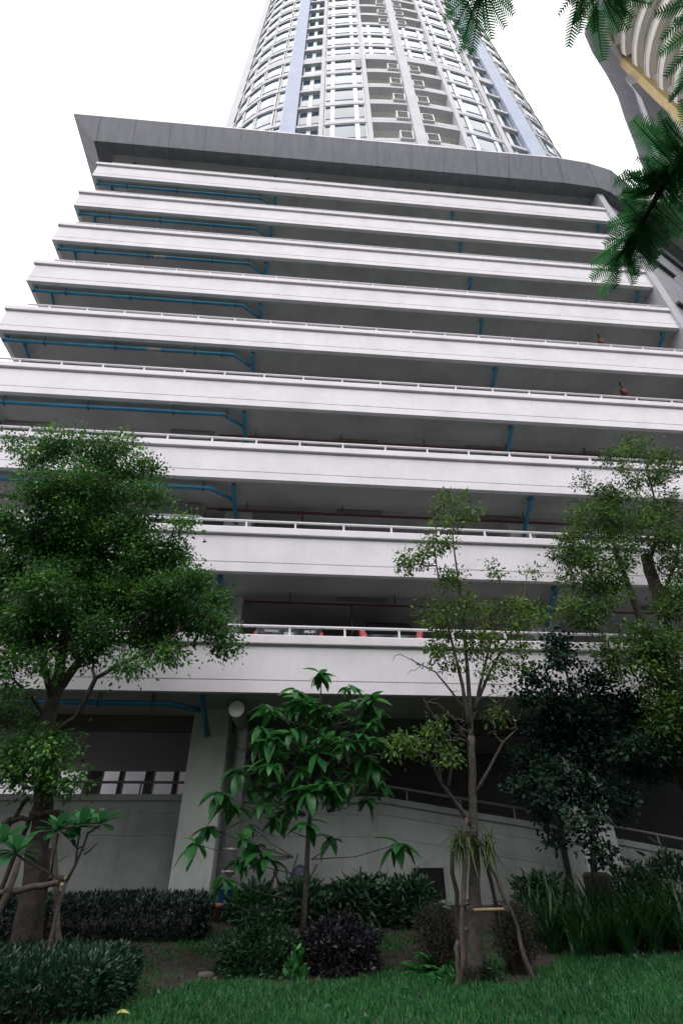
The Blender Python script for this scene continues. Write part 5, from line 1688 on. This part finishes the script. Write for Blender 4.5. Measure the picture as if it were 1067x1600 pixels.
def car(label, cat, name, xc, y0, zd, paint, low, cab, W, lights, plate_z, panes, front=False):
    """low: (y, half width, z bottom, z top) stations; cab: (y, half width base, z base, half width top, z top)."""
    e = empty(name, (xc, y0, zd), label, cat)
    mb = MB()
    rings = [[(xc - w * .93, y0 + y, zd + zb), (xc - w, y0 + y, zd + zb + .10), (xc - w, y0 + y, zd + zt * .72), (xc - w * .96, y0 + y, zd + zt - .03), (xc - w * .90, y0 + y, zd + zt),
              (xc + w * .90, y0 + y, zd + zt), (xc + w * .96, y0 + y, zd + zt - .03), (xc + w, y0 + y, zd + zt * .72), (xc + w, y0 + y, zd + zb + .10), (xc + w * .93, y0 + y, zd + zb)] for y, w, zb, zt in low]
    mb.loft(rings)
    mb.build('body', paint, e, bevel=.012)
    mb = MB()
    rings = [[(xc - wb, y0 + y, zd + zb), (xc - wt, y0 + y + dy, zd + zt - .05), (xc - wt + .10, y0 + y + dy, zd + zt), (xc + wt - .10, y0 + y + dy, zd + zt), (xc + wt, y0 + y + dy, zd + zt - .05), (xc + wb, y0 + y, zd + zb)] for y, dy, wb, zb, wt, zt in cab]
    mb.loft(rings)
    mb.build('cabin', paint, e, bevel=.012)
    # end windows: rear and windscreen; side windows
    def endpane(st, sg, nm):
        y, dy, wb, zb, wt, zt = st
        q = lambda t, s_: (xc + s_ * ((wb * (1 - t) + wt * t) - .07), y0 + y + dy * t + sg * .008, zd + zb + (zt - zb) * t)
        b = MB(); v = [q(.10, -1), q(.10, 1), q(.86, 1), q(.86, -1)]
        v2 = [(a[0], a[1] + sg * .006, a[2]) for a in v]
        b.add(v + v2, [(0, 1, 2, 3), (7, 6, 5, 4), (0, 4, 5, 1), (1, 5, 6, 2), (2, 6, 7, 3), (3, 7, 4, 0)]); b.build(nm, M['cglass'], e)
    endpane(cab[0], -1, 'rear_window'); endpane(cab[-1], 1, 'windscreen')
    for s_ in (-1, 1):
        for ya, yb in panes:
            b = MB(); v = []
            for y, t in ((ya, .14), (yb, .14), (yb, .84), (ya, .84)):
                ys = [c_[0] + c_[1] * t for c_ in cab]
                wbv = np.interp(y, ys, [c_[2] for c_ in cab]); wtv = np.interp(y, ys, [c_[4] for c_ in cab]); zbv = np.interp(y, ys, [c_[3] for c_ in cab]); ztv = np.interp(y, ys, [c_[5] for c_ in cab]) - .05
                v.append((xc + s_ * (wbv * (1 - t) + wtv * t + .006), y0 + y, zd + zbv * (1 - t) + ztv * t))
            v2 = [(a[0] + s_ * .005, a[1], a[2]) for a in v]
            b.add(v + v2, [(0, 1, 2, 3), (7, 6, 5, 4), (0, 4, 5, 1), (1, 5, 6, 2), (2, 6, 7, 3), (3, 7, 4, 0)]); b.build('side_window', M['cglass'], e)
    L_ = low[-1][0]
    for y in (.95, L_ - .9):
        for s_ in (-1, 1):
            b = MB(); b.lathe((xc + s_ * (W - .21), y0 + y, zd + .32), [(.10, 0), (.29, 0), (.32, .03), (.32, .18), (.29, .21), (.20, .205), (.08, .17)], 22, axis=(s_, 0, 0)); b.build('wheel', M['tyre'], e, smooth=True)
    for s_ in (-1, 1):
        x0, x1, za, zb = lights
        b = MB(); k = 6; rings = []
        for t in np.linspace(0, 1, k):
            z = zd + za + (zb - za) * t; w = 1 - .45 * t
            xo = xc + s_ * x1; xi = xc + s_ * (x1 - (x1 - x0) * w)
            rings.append([(xi, y0 - .030 + .03 * t, z), (xo - s_ * .03, y0 - .028 + .03 * t, z), (xo + s_ * .012, y0 + .03, z), (xo + s_ * .012, y0 + .16, z), (xi, y0 + .06, z)])
        b.loft(rings); t_ = b.build('tail_light', M['tail'] if not front else M['tailw'], e, smooth=False, bevel=.008)
        b = MB(); b.lathe((xc + s_ * (x0 * .45 + x1 * .55), y0 - .030, zd + za * .75 + zb * .25), [(.012, -.006), (.035, -.004), (.04, .004)], 14, axis=(0, 1, 0)); b.build('lens', M['tailw'], t_)
    b = MB(); b.box((xc - W * .92, y0 - .09, zd + .34), (xc + W * .92, y0 + .05, zd + .55)); b.build('bumper', M['darkmetal'] if cat != 'van' else paint, e, bevel=.03)
    b = MB(); b.box((xc - .17, y0 - .035, zd + plate_z), (xc + .17, y0 - .022, zd + plate_z + .15)); b.build('number_plate', M['plate'], e)
    return e


zd1, zd2 = soff(1) + .604, soff(2) + .604
navy = surf('dark_navy_paint', (.012, .018, .032), .18, .1, 2, coat=1.0)
black = surf('black_paint', (.006, .007, .009), .12, .1, 2, coat=1.0)
silver = surf('silver_paint', (.42, .43, .45), .28, .05, 2, metal=.6, coat=1.0)
wpaint = surf('white_car_paint', (.72, .72, .74), .25, .03, 2, coat=1.0)
pk = car('dark navy pickup truck with lettered tailgate, reversed to the railing of the lowest parking level', 'pickup truck', 'pickup_truck', -.27, 12.45, zd1, navy,
         [(0, .88, .45, 1.26), (.08, .90, .42, 1.27), (1.6, .90, .40, 1.25), (3.5, .90, .40, 1.12), (4.6, .88, .40, 1.05), (5.0, .80, .45, .90)],
         [(1.65, .18, .84, 1.20, .68, 1.74), (2.6, 0, .86, 1.20, .70, 1.78), (3.7, -.6, .84, 1.10, .66, 1.74)], .90, (.74, .89, .72, 1.17), .55, ((1.9, 2.55), (2.65, 3.2)))
b = MB(); b.box((-.27 - .76, 12.418, zd1 + .70), (-.27 + .72, 12.448, zd1 + 1.245)); tg = b.build('tailgate', navy, pk, bevel=.015)
b = MB(); b.box((-.27 - .12, 12.405, zd1 + 1.06), (-.27 + .12, 12.4175, zd1 + 1.13)); b.build('handle', M['chrome'], tg)
def letters(txt, x, z, h, y, parent):
    cu = bpy.data.curves.new('lettering', 'FONT'); cu.body = txt; cu.size = h; cu.extrude = .003; cu.offset = .004
    tmp = bpy.data.objects.new('lettering_curve', cu); scene.collection.objects.link(tmp)
    me_ = bpy.data.meshes.new_from_object(tmp.evaluated_get(bpy.context.evaluated_depsgraph_get()))
    bpy.data.objects.remove(tmp)
    ob = bpy.data.objects.new('lettering', me_); scene.collection.objects.link(ob)
    me_.materials.clear(); me_.materials.append(M['letter']); ob.rotation_euler = (R(90), 0, 0); ob.location = (x, y, z); ob.parent = parent
letters('TOYOTA', -.27 - .62, zd1 + 1.13, .085, 12.413, tg)
letters('HILUX', -.27 + .40, zd1 + 1.13, .095, 12.413, tg)
letters('4x4', -.27 + .50, zd1 + 1.02, .085, 12.413, tg)
car('black sport utility vehicle with red tail lights parked on the lowest level', 'car', 'parked_car', 2.40, 12.45, zd1, black,
    [(0, .82, .42, 1.16), (.10, .86, .35, 1.20), (1.6, .88, .30, 1.10), (3.3, .88, .30, 1.06), (4.2, .84, .32, .98), (4.5, .74, .38, .82)],
    [(.06, .30, .80, 1.10, .60, 1.64), (1.2, 0, .82, 1.06, .66, 1.70), (2.3, 0, .82, 1.04, .64, 1.66), (3.35, -.75, .80, 1.02, .58, 1.58)], .88, (.60, .84, .98, 1.30), .72, ((.5, 1.35), (1.45, 2.5)))
car('silver hatchback with an arched dark rear window on the second parking level', 'car', 'parked_car', -.54, 12.45, zd2, silver,
    [(0, .80, .42, 1.02), (.10, .84, .35, 1.05), (1.6, .85, .30, 1.0), (3.0, .85, .30, .98), (3.9, .80, .34, .85)],
    [(.06, .34, .80, 1.0, .60, 1.60), (1.2, 0, .80, 1.0, .62, 1.66), (2.1, 0, .80, .98, .60, 1.58), (3.0, -.7, .78, .96, .56, 1.5)], .85, (.62, .83, .85, 1.10), .65, ((.6, 1.3), (1.4, 2.2)), True)
car('white van half hidden behind the bushy tree on the second parking level', 'van', 'parked_van', -3.72, 12.45, zd2, wpaint,
    [(0, .82, .42, 1.05), (.08, .84, .35, 1.08), (2.0, .85, .30, 1.08), (3.6, .85, .30, 1.02), (4.5, .82, .34, .9)],
    [(.02, .10, .82, 1.04, .72, 1.74), (1.2, 0, .83, 1.04, .74, 1.80), (2.6, 0, .83, 1.02, .72, 1.76), (3.9, -.85, .80, 1.0, .62, 1.66)], .85, (.70, .83, .78, 1.15), .62, ((.35, 1.3), (1.4, 2.8)))

# daylight court behind the ground floor openings
court = MB(); court.box((-16, 27.5, 0), (-3.5, 27.8, 9.5))
court.box((-14.0, 27.4, 1.9), (-3.5, 27.5, 2.0))
o = court.build('boundary_wall', M['twhite'], None); tag(o, 'bright white boundary wall seen through the gaps behind the left ground floor', 'wall')

# unseen foliage belt added behind the camera to shade the bed and ground floor
n = 15000
x_ = rng.uniform(-17, 19, n); y_ = rng.uniform(-10, -3.5, n)
side = rng.uniform(size=n) < .22
sx = np.where(rng.uniform(size=n) < .5, -1, 1)
x_ = np.where(side, np.where(sx < 0, rng.uniform(-18, -13.5, n), rng.uniform(15, 19, n)), x_); y_ = np.where(side, rng.uniform(-5, 5.5, n), y_)
hmax = 12.5 + 2.2 * np.sin(x_ * .55 + 1) + 1.2 * np.sin(x_ * 1.3 + y_ * .5)
z_ = rng.uniform(.2, 1, n) ** .8 * hmax
o = leaves('unseen_shade_belt', M['leafG'], np.c_[x_, y_, z_], rdir(n, -.2), rdir(n, .6), rng.uniform(.4, .8, n), rng.uniform(.22, .4, n), T_SIMPLE)
tag(o, 'unseen belt of dense foliage added behind the camera to shade the garden', 'trees', kind='stuff')
